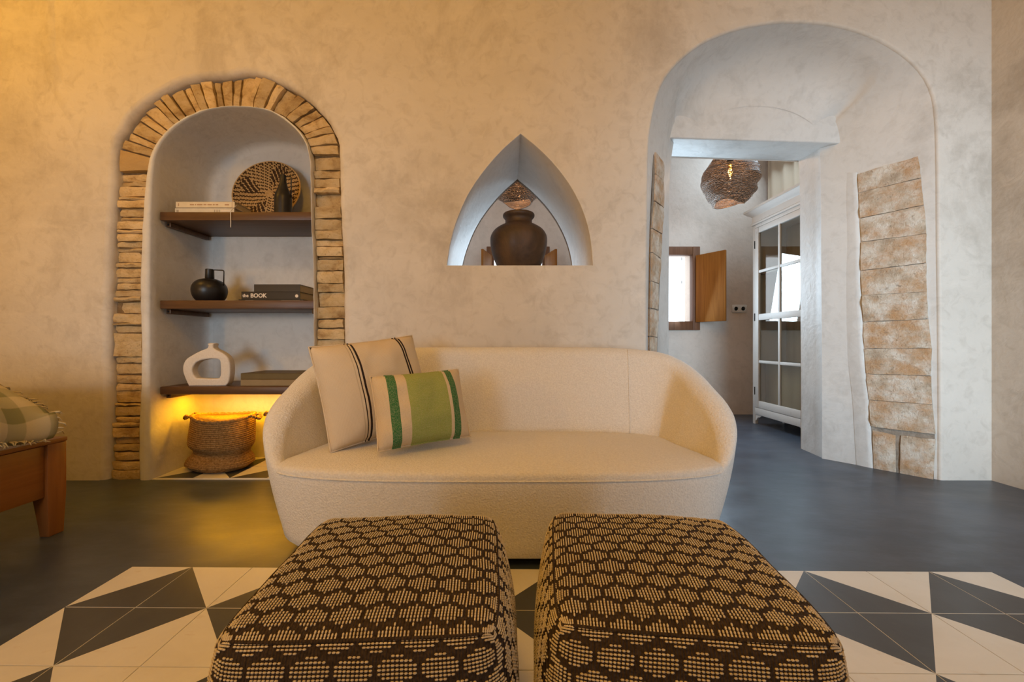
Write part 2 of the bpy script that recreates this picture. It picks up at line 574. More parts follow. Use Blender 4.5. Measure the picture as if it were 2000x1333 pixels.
m = NT('green_plaid_throw', 0.95, 0.1)
sp_ = m.n('ShaderNodeSeparateXYZ'); m.link(m.co, sp_.inputs[0])
cb_ = m.n('ShaderNodeCombineXYZ')
m.link(m.math('MULTIPLY', m.math('SUBTRACT', sp_.outputs[2], sp_.outputs[0]), 0.75), cb_.inputs[0])
m.link(sp_.outputs[1], cb_.inputs[1])
w1 = m.wave(2.7, src=cb_.outputs[0], axis='Y')
w2 = m.wave(2.7, src=cb_.outputs[0], axis='X')
pl = m.math('ADD', m.math('MULTIPLY', m.ramp(w1, [(0.45, (0, 0, 0)), (0.55, (1, 1, 1))]), 0.5), m.math('MULTIPLY', m.ramp(w2, [(0.45, (0, 0, 0)), (0.55, (1, 1, 1))]), 0.5))
m.color(m.mix(pl, (0.62, 0.55, 0.38), (0.27, 0.27, 0.145)))
m.bump(m.noise(260, 2), 0.4, 0.002)
M['throw'] = m.m
M['fringe'] = flat('wool_fringe', (0.66, 0.56, 0.36), 0.95, 0.1)
M['mattress'] = flat('mattress_cotton', (0.72, 0.68, 0.60), 0.9, 0.1)
m = NT('sand_curtain', 0.9, 0.1); m.color((0.60, 0.49, 0.37)); m.bump(m.noise(200, 2), 0.3, 0.001); M['curtain'] = m.m

def emis(name, c, s):
    mm = bpy.data.materials.new(name)
    mm.use_nodes = True
    b = mm.node_tree.nodes['Principled BSDF']
    b.inputs['Base Color'].default_value = (*c, 1)
    b.inputs['Emission Color'].default_value = (*c, 1)
    b.inputs['Emission Strength'].default_value = s
    return mm
M['bulb'] = emis('glowing_filament', (1.0, 0.55, 0.12), 14)
M['led'] = emis('led_tape', (1.0, 0.60, 0.10), 9)

def glass(name, tint=(1, 1, 1), boost=1.0):
    mm = bpy.data.materials.new(name)
    mm.use_nodes = True
    t = mm.node_tree
    t.nodes.remove(t.nodes['Principled BSDF'])
    tr = t.nodes.new('ShaderNodeBsdfTransparent'); tr.inputs[0].default_value = (*tint, 1)
    gl = t.nodes.new('ShaderNodeBsdfGlossy'); gl.inputs['Roughness'].default_value = 0.01
    fr = t.nodes.new('ShaderNodeLayerWeight'); fr.inputs['Blend'].default_value = 0.5
    pw = t.nodes.new('ShaderNodeMath'); pw.operation = 'POWER'; pw.inputs[1].default_value = 4.0
    mu = t.nodes.new('ShaderNodeMath'); mu.operation = 'MULTIPLY_ADD'; mu.use_clamp = True
    mu.inputs[1].default_value = 0.9; mu.inputs[2].default_value = 0.045 * boost
    mx = t.nodes.new('ShaderNodeMixShader')
    t.links.new(fr.outputs['Facing'], pw.inputs[0]); t.links.new(pw.outputs[0], mu.inputs[0])
    t.links.new(mu.outputs[0], mx.inputs[0])
    t.links.new(tr.outputs[0], mx.inputs[1])
    t.links.new(gl.outputs[0], mx.inputs[2])
    t.links.new(mx.outputs[0], t.nodes['Material Output'].inputs[0])
    return mm
M['glass'] = glass('window_glass')
M['cab_glass'] = glass('cabinet_glass', (0.85, 0.85, 0.82), 2.0)
M['amber_glass'] = glass('clear_bulb_glass', (1.0, 0.86, 0.6), 1.0)

# wire gauze of the pendants: fine wires with gaps between them
m = NT('bronze_wire_gauze', 0.45, 0.4, 0.5)
m.color((0.085, 0.056, 0.036))
ga = m.wave(38, axis='Z', dist=7, detail=3, dscale=1.6)
tr = m.n('ShaderNodeBsdfTransparent')
mx = m.n('ShaderNodeMixShader')
m.link(m.ramp(ga, [(0.22, (0.55, 0.55, 0.55)), (0.55, (0.985, 0.985, 0.985))]), mx.inputs[0])
m.link(tr.outputs[0], mx.inputs[1])
m.link(m.b.outputs[0], mx.inputs[2])
m.link(mx.outputs[0], m.t.nodes['Material Output'].inputs[0])
m.bump(ga, 0.6, 0.006)
M['gauze'] = m.m
m = NT('bronze_wire', 0.4, 0.4, 0.7); m.color((0.17, 0.11, 0.07)); M['wire'] = m.m

rng = random.Random(7)

# ================================================================== THE SETTING
D = 2.14                    # distance of the back wall
S = FPX / D
def W(px, py):              # pixel on the back wall plane -> (X, Z)
    return ((px - PX0) / S, CAMH + (PY0 - py) / S)

XL, XR, ZC, YF = -4.2, 2.583, 3.25, -1.65
# ---- floor
floor = struct(obj('floor', *box((XL - 0.3, YF - 1.3, -0.06), (2.95, 4.3, 0.0)), M['floor']))

# ---- cement tile carpet: every tile is split along a diagonal into cream and charcoal
T = 0.20
def tile_mesh(kind):
    """kind: the two diagonals x which half is dark"""
    g, h = 0.0013, 0.004
    a = T / 2 - g
    c = [(-a, -a), (a, -a), (a, a), (-a, a)]
    diag, dark = kind
    V = [(x, y, 0) for x, y in c] + [(x, y, h) for x, y in c]
    if diag == 0:
        t1, t2 = (4, 5, 6), (4, 6, 7)
    else:
        t1, t2 = (4, 5, 7), (5, 6, 7)
    F = [t1, t2, (0, 1, 5, 4), (1, 2, 6, 5), (2, 3, 7, 6), (3, 0, 4, 7)]
    fm = [1 if dark == 0 else 0, 1 if dark == 1 else 0, 0, 0, 0, 0]
    me = bpy.data.meshes.new('tile')
    me.from_pydata(V, [], F)
    me.materials.append(M['tile_cream'])
    me.materials.append(M['tile_dark'])
    me.polygons.foreach_set('material_index', fm)
    me.update()
    return me
TM = {(d, k): tile_mesh((d, k)) for d in (0, 1) for k in (0, 1)}
def lay_tile(me, x, y, rz, parent):
    o = bpy.data.objects.new('tile', me)
    COL.objects.link(o)
    o.location = (x, y, 0.0005)
    o.rotation_euler = (0, 0, rz)
    o.parent = parent
    return o
# grid origin: grid line k=0 / border, read off the photograph
TR = R(-0.62)
ox, oy = -1.032, 1.313
def tgrid(k, r):
    x, y = k * T, -r * T
    return (ox + x * math.cos(TR) - y * math.sin(TR), oy + x * math.sin(TR) + y * math.cos(TR))
NR = 8
q = [tgrid(-1.0, 0), tgrid(13.0, 0), tgrid(13.0, NR), tgrid(-1.0, NR)]
obj('grout', [(x, y, 0.0022) for x, y in q], [(3, 2, 1, 0)], M['grout'], floor)
for k in range(-1, 13):
    for r in range(NR):
        # corner shared by dark halves: (even k, odd line)
        kx = k if k % 2 == 0 else k + 1
        ry = r if r % 2 == 1 else r + 1
        dark_right = kx == k + 1
        dark_near = ry == r + 1
        # dark corner in tile space (x right, y away)
        if dark_right and dark_near: kind = (1, None, 'br')
        cx, cy = tgrid(k + 0.5, r + 0.5)
        # near = lower y.  diag 0 joins (-,-)-(+,+): halves t1 = lower right, t2 = upper left ; diag 1 joins (+,-)-(-,+): t1 = lower left, t2 = upper right
        if dark_near and dark_right: me = TM[(0, 0)]
        elif dark_near: me = TM[(1, 0)]
        elif dark_right: me = TM[(1, 1)]
        else: me = TM[(0, 1)]
        lay_tile(me, cx, cy, TR, floor)

# ---- left niche outlines (X, Z on the wall plane)
outer_px = [(207, 943), (210, 860), (213, 780), (210, 650), (212, 560), (214, 500), (220, 400), (223, 330), (226, 285), (243, 247), (275, 207), (318, 180),
            (356, 160), (400, 152), (440, 150), (480, 143), (520, 150), (560, 168), (600, 195), (636, 232), (655, 268), (660, 300), (662, 400), (668, 520), (670, 690), (672, 943)]
inner_px = [(268, 943), (266, 860), (272, 700), (269, 560), (272, 480), (276, 400), (284, 335), (292, 300), (315, 264), (350, 234), (400, 213), (455, 206), (520, 212), (560, 232),
            (590, 262), (605, 300), (608, 360), (609, 430), (613, 520), (614, 690), (614, 943)]
room_px = [(291, 943), (292, 860), (291, 700), (291, 520), (293, 400), (297, 335), (303, 300), (322, 267), (354, 238), (402, 216), (455, 209), (518, 215), (556, 235),
           (586, 264), (602, 300), (606, 360), (607, 430), (611, 520), (612, 690), (612, 943)]
NN = 120
outer = spline([W(*p) for p in outer_px], NN)
inner = spline([W(*p) for p in inner_px], NN)
room = spline([W(*p) for p in room_px], NN)
for i in range(2, NN - 2):                       # plaster edges broken by hand
    outer[i] += np.array([noise.noise((i * 0.9, 0, 1.0)), noise.noise((i * 0.9, 5, 1.0))]) * 0.010
    inner[i] += np.array([noise.noise((i * 1.1, 9, 1.0)), noise.noise((i * 1.1, 15, 1.0))]) * 0.006
for A in (outer, inner, room):
    A[0, 1] = A[-1, 1] = 0.0

# ---- archway outline
arch_px = [(1264, 943), (1264, 760), (1264, 600), (1265, 450), (1267, 300), (1273, 240), (1284, 190), (1302, 150), (1336, 112), (1380, 81), (1440, 58), (1500, 46), (1550, 43), (1620, 48),
           (1690, 66), (1750, 97), (1795, 135), (1820, 178), (1829, 230), (1832, 330), (1833, 480), (1835, 640), (1836, 800), (1836, 943)]
NA = 110
arch = spline([W(*p) for p in arch_px], NA)
arch[0, 1] = arch[-1, 1] = 0.0
# ---- pointed opening
pl_px = [(873, 519), (880, 475), (893, 430), (915, 380), (945, 335), (980, 295), (1017, 262)]
pr_px = [(1017, 262), (1052, 291), (1086, 326), (1115, 366), (1138, 412), (1152, 462), (1158, 519)]
pl = spline([W(*p) for p in pl_px], 24)
pr = spline([W(*p) for p in pr_px], 24)
pointed = np.vstack([pl, pr[1:]])                # open: left base -> apex -> right base

# ---- wall_back: one plaster face with the openings, and their rounded lips
RL, RA, RP = 0.034, 0.014, 0.004
def lip(contour, r, y0, steps=5):
    """rings from the wall face into the opening; contour walks with the wall on its left"""
    rings = []
    for j in range(steps + 1):
        a = math.pi / 2 * j / steps
        P = offset2d(contour, r * (1 - math.sin(a)))
        P[:, 1] = np.maximum(P[:, 1], 0.0) if contour[0][1] < 0.01 else P[:, 1]
        rings.append([(p[0], y0 + r * (1 - math.cos(a)), p[1]) for p in P])
    return rings
def face_contour(contour, r):
    P = offset2d(contour, r)
    if contour[0][1] < 0.01:
        P[0, 1] = P[-1, 1] = 0.0
    return P
oc = face_contour(outer, RL)
ac = face_contour(arch, RA)
pcl = np.vstack([pointed, [[pointed[-1][0], pointed[-1][1]]]])[:-1]
pc = offset2d(pcl, RP, closed=True)
big = [(XL, 0.0)] + [tuple(p) for p in oc] + [tuple(p) for p in ac] + [(XR + 0.04, 0.0), (XR + 0.04, ZC), (XL, ZC)]
parts = [fill([big, [tuple(p) for p in pc]], D)]
wall_back = struct(obj('wall_back', *parts[0], M['plaster']))
parts = []
parts.append(strip(lip(outer, RL, D) + [[(p[0], D + 0.075, p[1]) for p in outer]]))
parts.append(strip(lip(arch, RA, D)))
V, F = join(*parts)
obj('plaster_edge', V, F, M['plaster'], wall_back, True)
# pointed opening: reveal right through the wall
YB = 2.74
rings = []
for j in range(4):
    a = math.pi / 2 * j / 3
    P = offset2d(pcl, RP * (1 - math.sin(a)), closed=True)
    rings.append([(p[0], D + RP * (1 - math.cos(a)), p[1]) for p in P])
for y in (2.3, 2.5, YB):
    rings.append([(p[0], y, p[1]) for p in pcl])
struct(obj('wall_pointed_opening', *strip(rings, True), M['plaster_polished'], None, True, auto=30))

# old seam in the plaster, high on the bed side
sm = spline([(70, -120), (92, -30), (96, 50), (99, 120), (118, 180), (150, 236), (186, 305)], 60)
rg = []
for w_, h_ in ((-20, -0.002), (-11, 0.003), (-4, 0.007), (3, 0.0085), (8, 0.005), (13, -0.002)):
    row_ = []
    for j_, p in enumerate(sm):
        x_, z_ = W(p[0] + w_ + 3 * noise.noise((j_ * 0.3, 2.0, 0.0)), p[1])
        row_.append((x_, D - h_ * min(1, (59 - j_) / 12), z_))
    rg.append(row_)
obj('plaster_seam', *strip(rg[::-1]), M['plaster'], wall_back, True)
# ---- left niche: plaster edge, interior, back
YN = 2.548
def lerp(A, B, t):
    return A + (B - A) * t
edge = [[(p[0], D + 0.06, p[1]) for p in inner], [(p[0], D + 0.012, p[1]) for p in lerp(inner, room, 0.08)], [(p[0], D + 0.001, p[1]) for p in lerp(inner, room, 0.3)],
        [(p[0], D, p[1]) for p in lerp(inner, room, 0.62)], [(p[0], D + 0.003, p[1]) for p in lerp(inner, room, 0.9)], [(p[0], D + 0.012, p[1]) for p in room]]
deep = [[(p[0], y, p[1]) for p in room] for y in (D + 0.05, 2.25, 2.35, 2.45, 2.50)]
rr = 0.045
ends = []
for j in range(1, 5):
    a = math.pi / 2 * j / 4
    P = offset2d(room, -rr * (1 - math.cos(a)))
    P[:, 1] = np.maximum(P[:, 1], 0)
    ends.append([(p[0], YN - rr + rr * math.sin(a), p[1]) for p in P])
wall_niche = struct(obj('wall_niche', *strip(edge + deep + ends), M['plaster_white'], None, True, auto=55))
last = [(p[0], p[2]) for p in ends[-1]]
obj('niche_back', *fill([last[::-1]], YN), M['plaster_white'], wall_niche)
# mortar bed behind the exposed stones
mortar = obj('mortar_bed', *strip([[(p[0], D + 0.052, p[1]) for p in outer], [(p[0], D + 0.052, p[1]) for p in inner]]), M['mortar'], wall_back)

# ---- exposed stones
def stone_block(name, c, nrm, mat, parent, proud=0.03, back=0.03, nu=4, nv=3, jit=0.006, seed=0, gap=0.0025, drop=0.006):
    """c: four 3D corners (u0v0,u1v0,u1v1,u0v1) on the bed; a chipped block standing proud of it"""
    c = [Vector(p) for p in c]
    nrm = Vector(nrm).normalized()
    lu = (c[1] - c[0]).length
    lv = (c[3] - c[0]).length
    def at(u, v):
        return c[0] * (1 - u) * (1 - v) + c[1] * u * (1 - v) + c[2] * u * v + c[3] * (1 - u) * v
    gu, gv = gap / max(lu, 1e-3), gap / max(lv, 1e-3)
    V, F = [], []
    for j in range(nv + 1):
        for i in range(nu + 1):
            u = gu + (1 - 2 * gu) * i / nu
            v = gv + (1 - 2 * gv) * j / nv
            e = (i in (0, nu)) + (j in (0, nv))
            p = at(u, v)
            ns = noise.noise_vector(p * 26 + Vector((seed * 3.1, seed * 1.7, seed)))
            k = jit * (0.45 if e else 1.0)
            p = p + (ns - nrm * ns.dot(nrm)) * k
            h = proud + noise.noise(p * 19 + Vector((seed, 0, 0))) * jit * 1.3 - drop * min(e, 1) - drop * 0.6 * (e > 1)
            V.append(p + nrm * h)
    m = nu + 1
    for j in range(nv):
        for i in range(nu):
            F.append((j * m + i, j * m + i + 1, (j + 1) * m + i + 1, (j + 1) * m + i))
    rim = [i for i in range(m)] + [j * m + nu for j in range(1, nv + 1)] + [nv * m + i for i in range(nu - 1, -1, -1)] + [j * m for j in range(nv - 1, 0, -1)]
    n0 = len(V)
    for i in rim:
        V.append(V[i] - nrm * (proud + back))
    L = len(rim)
    for a in range(L):
        b = (a + 1) % L
        F.append((rim[a], n0 + a, n0 + b, rim[b]))
    # face the normal
    f0 = F[0]
    nn = (V[f0[1]] - V[f0[0]]).cross(V[f0[2]] - V[f0[0]])
    if nn.dot(nrm) < 0:
        F = [t[::-1] for t in F]
    return obj(name, V, F, mat, parent, True, auto=50)

NRM = Vector((0, -1, 0))
def W3(xz, y=D + 0.045):
    return Vector((xz[0], y, xz[1]))
# arch stones: spring to spring along inner and outer curves
def sub(px_list, n):
    return spline([W(*p) for p in px_list], n)
ao = sub([(226, 287), (243, 247), (275, 207), (318, 180), (356, 160), (400, 152), (440, 150), (480, 143), (520, 150), (560, 168), (600, 195), (636, 232), (655, 268), (660, 300)], 400)
ai = sub([(291, 304), (315, 264), (350, 234), (400, 213), (455, 206), (520, 212), (560, 232), (590, 262), (605, 298)], 400)
cuts = [0.0]
wid = [1.0, 0.75, 1.3, 0.8, 1.25, 0.75, 0.9, 1.2, 0.7, 1.0, 1.15, 0.7, 1.1, 0.8, 1.3, 0.7, 1.3, 0.8, 1.1, 1.0, 1.2, 0.85, 1.1, 0.8, 1.0, 1.0]
for w_ in wid:
    cuts.append(cuts[-1] + w_)
cuts = [c_ / cuts[-1] for c_ in cuts]
for i in range(len(cuts) - 1):
    a, b = int(cuts[i] * 399), int(cuts[i + 1] * 399)
    sh = rng.uniform(-0.012, 0.006)
    din = rng.uniform(-0.004, 0.004)
    def pt(o_, i_, t):
        return W3(lerp(i_, o_, t))
    tin, tout = 0.02 + din, 0.985 + sh * 3
    stone_block('voussoir', [pt(ao[a], ai[a], tin), pt(ao[a], ai[a], tout), pt(ao[b], ai[b], tout), pt(ao[b], ai[b], tin)], NRM, M['stone_gold'], wall_back,
                proud=0.024 + rng.uniform(-0.015, 0.013), nu=5, nv=2, jit=0.009, seed=i, gap=0.0035)
# the smooth springer block of the left jamb
def jamb(px_l, px_r, ys, mat, seed, **kw):
    """courses between two x(y) edges given as pixel polylines on the wall"""
    yl = [p[1] for p in px_l][::-1]; xl = [p[0] for p in px_l][::-1]
    yr = [p[1] for p in px_r][::-1]; xr = [p[0] for p in px_r][::-1]
    for i in range(len(ys) - 1):
        a, b = ys[i], ys[i + 1]
        w1 = rng.uniform(-1.5, 3.0); w2 = rng.uniform(-1.0, 2.0)
        s1 = rng.uniform(-1.5, 1.5)
        q_ = [W3(W(np.interp(b, yl, xl) + w1, b)), W3(W(np.interp(b, yr, xr) - w2, b + s1)), W3(W(np.interp(a, yr, xr) - w2, a + s1)), W3(W(np.interp(a, yl, xl) + w1, a))]
        stone_block('jamb_stone', q_, NRM, mat, wall_back, proud=0.020 + rng.uniform(-0.016, 0.014), nu=5, nv=2, jit=0.011, seed=seed + i, gap=0.003, **kw)
stone_block('springer_stone', [W3(W(226, 333)), W3(W(283, 330)), W3(W(290, 306)), W3(W(227, 289))], NRM, M['stone_smooth'], wall_back, proud=0.034, nu=4, nv=3, jit=0.003, seed=91)
lo = [p for p in outer_px if p[0] < 230 and p[1] > 280]
li = [p for p in inner_px if p[0] < 295 and p[1] > 295]
ys = [336, 350, 361, 381, 388, 404, 421, 429, 446, 454, 470, 482, 490, 511, 522, 541, 552, 566, 580, 590, 612, 631, 637, 651, 698, 712, 734, 751, 766, 790, 797, 816, 828, 838, 858, 872, 886, 905, 922, 942]
jamb(lo, li, ys, M['stone_gold'], 100)
ro = [(660, 300), (662, 400), (668, 520), (670, 690), (672, 943)][::-1]
ri = [(605, 300), (608, 360), (609, 430), (613, 520), (614, 690), (614, 943)][::-1]
ys = [302, 329, 345, 363, 375, 401, 425, 447, 466, 480, 500, 505, 528, 553, 571, 600, 624, 642, 664, 684, 705, 731, 752, 780, 806, 830, 858, 880, 910, 942]
jamb(ro[::1] and [(p[0], p[1]) for p in ri], [(p[0], p[1]) for p in ro], ys, M['stone_gold'], 200)

# ---- archway: splayed reveals, lunette over the door, door jambs
xc_f = 1.548
def back_of(p):
    x = 1.530 + (p[0] - xc_f) * (0.488 / 0.785)
    z = p[1] if p[1] < 1.70 else 1.70 + (p[1] - 1.70) * 0.90
    return np.array([x, z])
archB = np.array([back_of(p) for p in arch])
YJ = 2.54
YL = 2.46
wv_ = np.clip((arch[:, 1] - 2.06) / 0.26, 0, 1)
wv_ = wv_ * wv_ * (3 - 2 * wv_)                  # 0 on the jambs, 1 over the lintel: there the soffit coves into the lunette
rF = 0.24 * wv_
yE = YJ + (YL - 0.002 - YJ) * wv_
nrmA = offset2d(arch, -1.0) - arch
nrmA /= np.maximum(np.linalg.norm(nrmA, axis=1, keepdims=True), 1e-6)
def splay(i, y):
    t = (y - D - RA) / (YJ - D - RA)
    return arch[i] + (archB[i] - arch[i]) * t
rings = []
for t in np.linspace(0, 1, 8):
    ring_ = []
    for i in range(NA):
        y = D + RA + (yE[i] - rF[i] - D - RA) * t
        p = splay(i, y)
        ring_.append((p[0], y, p[1]))
    rings.append(ring_)
for j in range(1, 9):
    a = math.pi / 2 * j / 8
    ring_ = []
    for i in range(NA):
        y = yE[i] - rF[i] + rF[i] * math.sin(a)
        p = splay(i, yE[i] - rF[i]) + nrmA[i] * rF[i] * (1 - math.cos(a)) + (splay(i, y) - splay(i, yE[i] - rF[i])) * 0.3
        ring_.append((p[0], y, p[1]))
    rings.append(ring_)
jl = []
for dx, y in ((-0.004, YJ + 0.008), (-0.012, YJ + 0.018), (-0.020, 2.62), (-0.040, 2.775)):
    jl.append([(p[0] + (dx if p[0] < 1.53 else -dx), y, p[1]) for p in archB])
wall_arch = struct(obj('wall_archway', *strip(rings + jl), M['plaster_white'], None, True, auto=60))
YL = 2.46
def zl(x, y):       # uneven underside of the lintel
    return 2.006 - (x - 0.99) * 0.032 + (y - YL) * 0.105
x0, x1 = 0.80, 2.28
lv = [(x0, YL, zl(x0, YL)), (x1, YL, zl(x1, YL)), (x1, 2.775, zl(x1, 2.775)), (x0, 2.775, zl(x0, 2.775)), (x0, YL, 2.62), (x1, YL, 2.62), (x1, 2.775, 2.62), (x0, 2.775, 2.62)]
bm = bmesh.new()
vs = [bm.verts.new(v) for v in lv]
for q in box((0, 0, 0), (1, 1, 1))[1]:
    bm.faces.new([vs[i] for i in q])
bmesh.ops.bevel(bm, geom=[e for e in bm.edges if all(abs(v.co.y - YL) < 1e-5 and v.co.z < 2.1 for v in e.verts)], offset=0.012, segments=3, profile=0.5, affect='EDGES')
from_bm('lintel', bm, M['plaster_white'], wall_arch, True, auto=40)

# stones bared in the right-hand reveal (on the splay)
def RV(px, py, prt=0.0):
    """pixel on the right splayed reveal -> 3D"""
    fx0 = (1836 - PX0) / S
    dx = (px - PX0) / FPX
    k = ((2.018 - fx0) / (YJ - D))
    s_ = (fx0 - dx * D) / (dx - k)
    y = D + s_
    return Vector((fx0 + k * s_, y, CAMH + (PY0 - py) * y / FPX))
rn = Vector((-(YJ - D), (2.018 - (1836 - PX0) / S), 0)).normalized()
rows = [((1676, 341), (1795, 306)), ((1677, 378), (1800, 349)), ((1680, 428), (1806, 402)), ((1682, 474), (1810, 458)), ((1681, 530), (1810, 515)), ((1684, 578), (1811, 571)),
        ((1686, 630), (1814, 624)), ((1688, 682), (1820, 681)), ((1692, 731), (1819, 735)), ((1697, 782), (1822, 791)), ((1701, 834), (1828, 849))]
for i in range(len(rows) - 1):
    (a, b), (c_, d_) = rows[i], rows[i + 1]
    stone_block('reveal_stone', [RV(*c_), RV(*d_), RV(*b), RV(*a)], rn, M['stone_pale'], wall_arch, proud=0.013 + rng.uniform(-0.002, 0.003), back=0.03, nu=6, nv=4, jit=0.007, seed=300 + i, gap=0.0016, drop=0.0025)
stone_block('reveal_stone', [RV(1706, 917), RV(1751, 926), RV(1751, 851), RV(1703, 840)], rn, M['stone_pale'], wall_arch, proud=0.013, nu=4, nv=4, jit=0.005, seed=340)
stone_block('reveal_stone', [RV(1757, 927), RV(1824, 941), RV(1829, 858), RV(1759, 850)], rn, M['stone_pale'], wall_arch, proud=0.014, nu=4, nv=4, jit=0.006, seed=341)
# plaster-free strip of dark joint behind them
jb = [RV(1678, 343), RV(1793, 309), RV(1808, 571), RV(1817, 735), RV(1826, 850), RV(1824, 940), RV(1707, 918), RV(1702, 834), RV(1690, 682), RV(1684, 530)]
def slab(poly, nrm, t):
    n_ = len(poly)
    V_ = [p + nrm * t for p in poly]
    return V_, [tuple(range(n_))]
jv, jf = slab(jb, rn, 0.0015)
nn = (jv[1] - jv[0]).cross(jv[2] - jv[0])
if nn.dot(rn) < 0:
    jf = [f[::-1] for f in jf]
obj('mortar_bed', jv, jf, M['mortar_grey'], wall_arch)
# lime-washed plaster lips where the render was cut back round the stones
def plaster_lip(pts, w, h):
    cs = ((0.0, -0.004), (0.06, h), (0.35, h), (0.75, h * 0.35), (1.0, -0.002))
    pts = spline(pts, 40)
    rg = []
    for t_, hh in cs:
        rg.append([RV(p[0] + w * t_ + (1.6 * noise.noise((p[1] * 0.05, 0, 3.0)) if t_ < 0.2 else 0), p[1]) + rn * hh for p in pts])
    V_, F_ = strip(rg)
    nn_ = (Vector(V_[1]) - Vector(V_[0])).cross(Vector(V_[41]) - Vector(V_[0]))
    if nn_.dot(rn) < 0:
        F_ = [f[::-1] for f in F_]
    obj('plaster_lip', V_, F_, M['plaster_white'], wall_arch, True)
plaster_lip([(1677, 338), (1678, 378), (1682, 474), (1682, 530), (1685, 600), (1689, 682), (1693, 731), (1699, 782), (1702, 834), (1707, 918)], -34, 0.0075)
# stones bared in the left-hand reveal
lx0 = (1264 - PX0) / S
kL = (1.042 - lx0) / (YJ - D)
def LV(px, py):
    dx = (px - PX0) / FPX
    s_ = (dx * D - lx0) / (kL - dx)
    y = D + s_
    return Vector((lx0 + kL * s_, y, CAMH + (PY0 - py) * y / FPX))
ln = Vector(((YJ - D), -(1.042 - lx0), 0)).normalized()
lrows = [((1277, 297), (1296, 323)), ((1278, 341), (1294, 356)), ((1276, 394), (1295, 408)), ((1271, 447), (1290, 459)), ((1270, 494), (1289, 507)), ((1270, 550), (1285, 556)), ((1269, 603), (1283, 607)), ((1268, 658), (1281, 660)), ((1268, 715), (1280, 716))]
for i in range(len(lrows) - 1):
    (a, b), (c_, d_) = lrows[i], lrows[i + 1]
    stone_block('reveal_stone', [LV(*c_), LV(*d_), LV(*b), LV(*a)], ln, M['stone_pale'], wall_arch, proud=0.012, back=0.03, nu=4, nv=3, jit=0.005, seed=360 + i, gap=0.003, drop=0.0025)
jb = [LV(1276, 295), LV(1297, 323), LV(1296, 410), LV(1290, 500), LV(1282, 718), LV(1267, 716), LV(1269, 500), LV(1270, 447)]
jv, jf = slab(jb, ln, 0.0015)
nn = (jv[1] - jv[0]).cross(jv[2] - jv[0])
if nn.dot(ln) < 0:
    jf = [f[::-1] for f in jf]
obj('mortar_bed', jv, jf, M['mortar_grey'], wall_arch)

# ---- room shell
struct(obj('wall_right', *box((XR + 0.03, YF - 0.1, 0), (XR + 0.15, D + 0.02, ZC)), M['plaster']))
struct(obj('wall_left', *box((XL - 0.12, YF - 0.1, 0), (XL, D + 0.1, ZC)), M['plaster']))
struct(obj('ceiling', *box((XL - 0.1, YF - 0.1, ZC), (XR + 0.15, D + 0.1, ZC + 0.1)), M['plaster']))
dx0, dx1, dz1 = 1.30, 2.50, 2.40
WT = 1.3       # unseen rear wall made this deep to narrow the incoming daylight
wx0, wx1, wz0, wz1 = -2.3, -1.2, 0.5, 1.6
V, F = join(box((XL, YF - WT, 0), (wx0, YF, ZC)), box((wx1, YF - WT, 0), (dx0, YF, ZC)), box((wx0, YF - WT, 0), (wx1, YF, wz0)), box((wx0, YF - WT, wz1), (wx1, YF, ZC)), box((dx1, YF - WT, 0), (XR + 0.03, YF, ZC)), box((dx0, YF - WT, dz1), (dx1, YF, ZC)))
struct(obj('wall_front', V, F, M['plaster']))

# ---- second room behind the wall
X2, Y2, Z2 = -1.62, 4.06, 2.95
WZ0, WZ1 = 0.905, 1.665
wins = [(0.13, 0.62), (1.655, 0.62)]            # centre x, opening width
rect = [(X2, 0), (2.68, 0), (2.68, Z2), (X2, Z2)]
holes = [[(cx - w / 2, WZ0), (cx - w / 2, WZ1), (cx + w / 2, WZ1), (cx + w / 2, WZ0)] for cx, w in wins]
parts = [fill([rect] + holes, Y2)]
for cx, w in wins:
    a = [(cx - w / 2, WZ0), (cx - w / 2, WZ1), (cx + w / 2, WZ1), (cx + w / 2, WZ0)]
    parts.append(strip([[(x, y, z) for x, z in a] for y in (Y2, Y2 + 0.30)], True))
V, F = join(*parts)
struct(obj('wall_far', V, F, M['plaster_pink']))
struct(obj('wall_far_right', *box((2.68, 2.70, 0), (2.80, Y2 + 0.3, Z2)), M['plaster_pink']))
side = [box((X2 - 0.12, 2.70, 0), (X2, 2.95, Z2)), box((X2 - 0.12, 3.9, 0), (X2, Y2 + 0.3, Z2)), box((X2 - 0.12, 2.95, 0), (X2, 3.9, 0.75)), box((X2 - 0.12, 2.95, 2.35), (X2, 3.9, Z2))]
struct(obj('wall_far_left', *join(*side), M['plaster_pink']))
struct(obj('ceiling_far', *box((X2 - 0.1, 2.70, Z2), (2.8, Y2 + 0.3, Z2 + 0.1)), M['plaster_white']))
# back of the dividing wall
doorB = [(1.002, 0.0), (1.002, 2.03), (2.058, 2.0), (2.058, 0.0)]
bigb = [(X2 - 0.1, 0)] + doorB + [(2.70, 0), (2.70, ZC), (X2 - 0.1, ZC)]
struct(obj('wall_dividing', *fill([bigb, [tuple(p) for p in pcl]], 2.775, True), M['plaster_pink']))
struct(obj('wall_leak_block', *join(box((XL - 0.1, 2.60, 0), (X2, 2.72, ZC)), box((2.69, D + 0.02, 0), (2.80, 2.78, ZC))), M['plaster']))  # unseen backing slabs added to keep sky light out of the wall cavity
# wall body over the arch up to the ceiling (closes the cavity)
struct(obj('trim_1', *box((XL, D + 0.09, ZC - 0.02), (XR + 0.1, 2.77, ZC + 0.1)), M['plaster']))

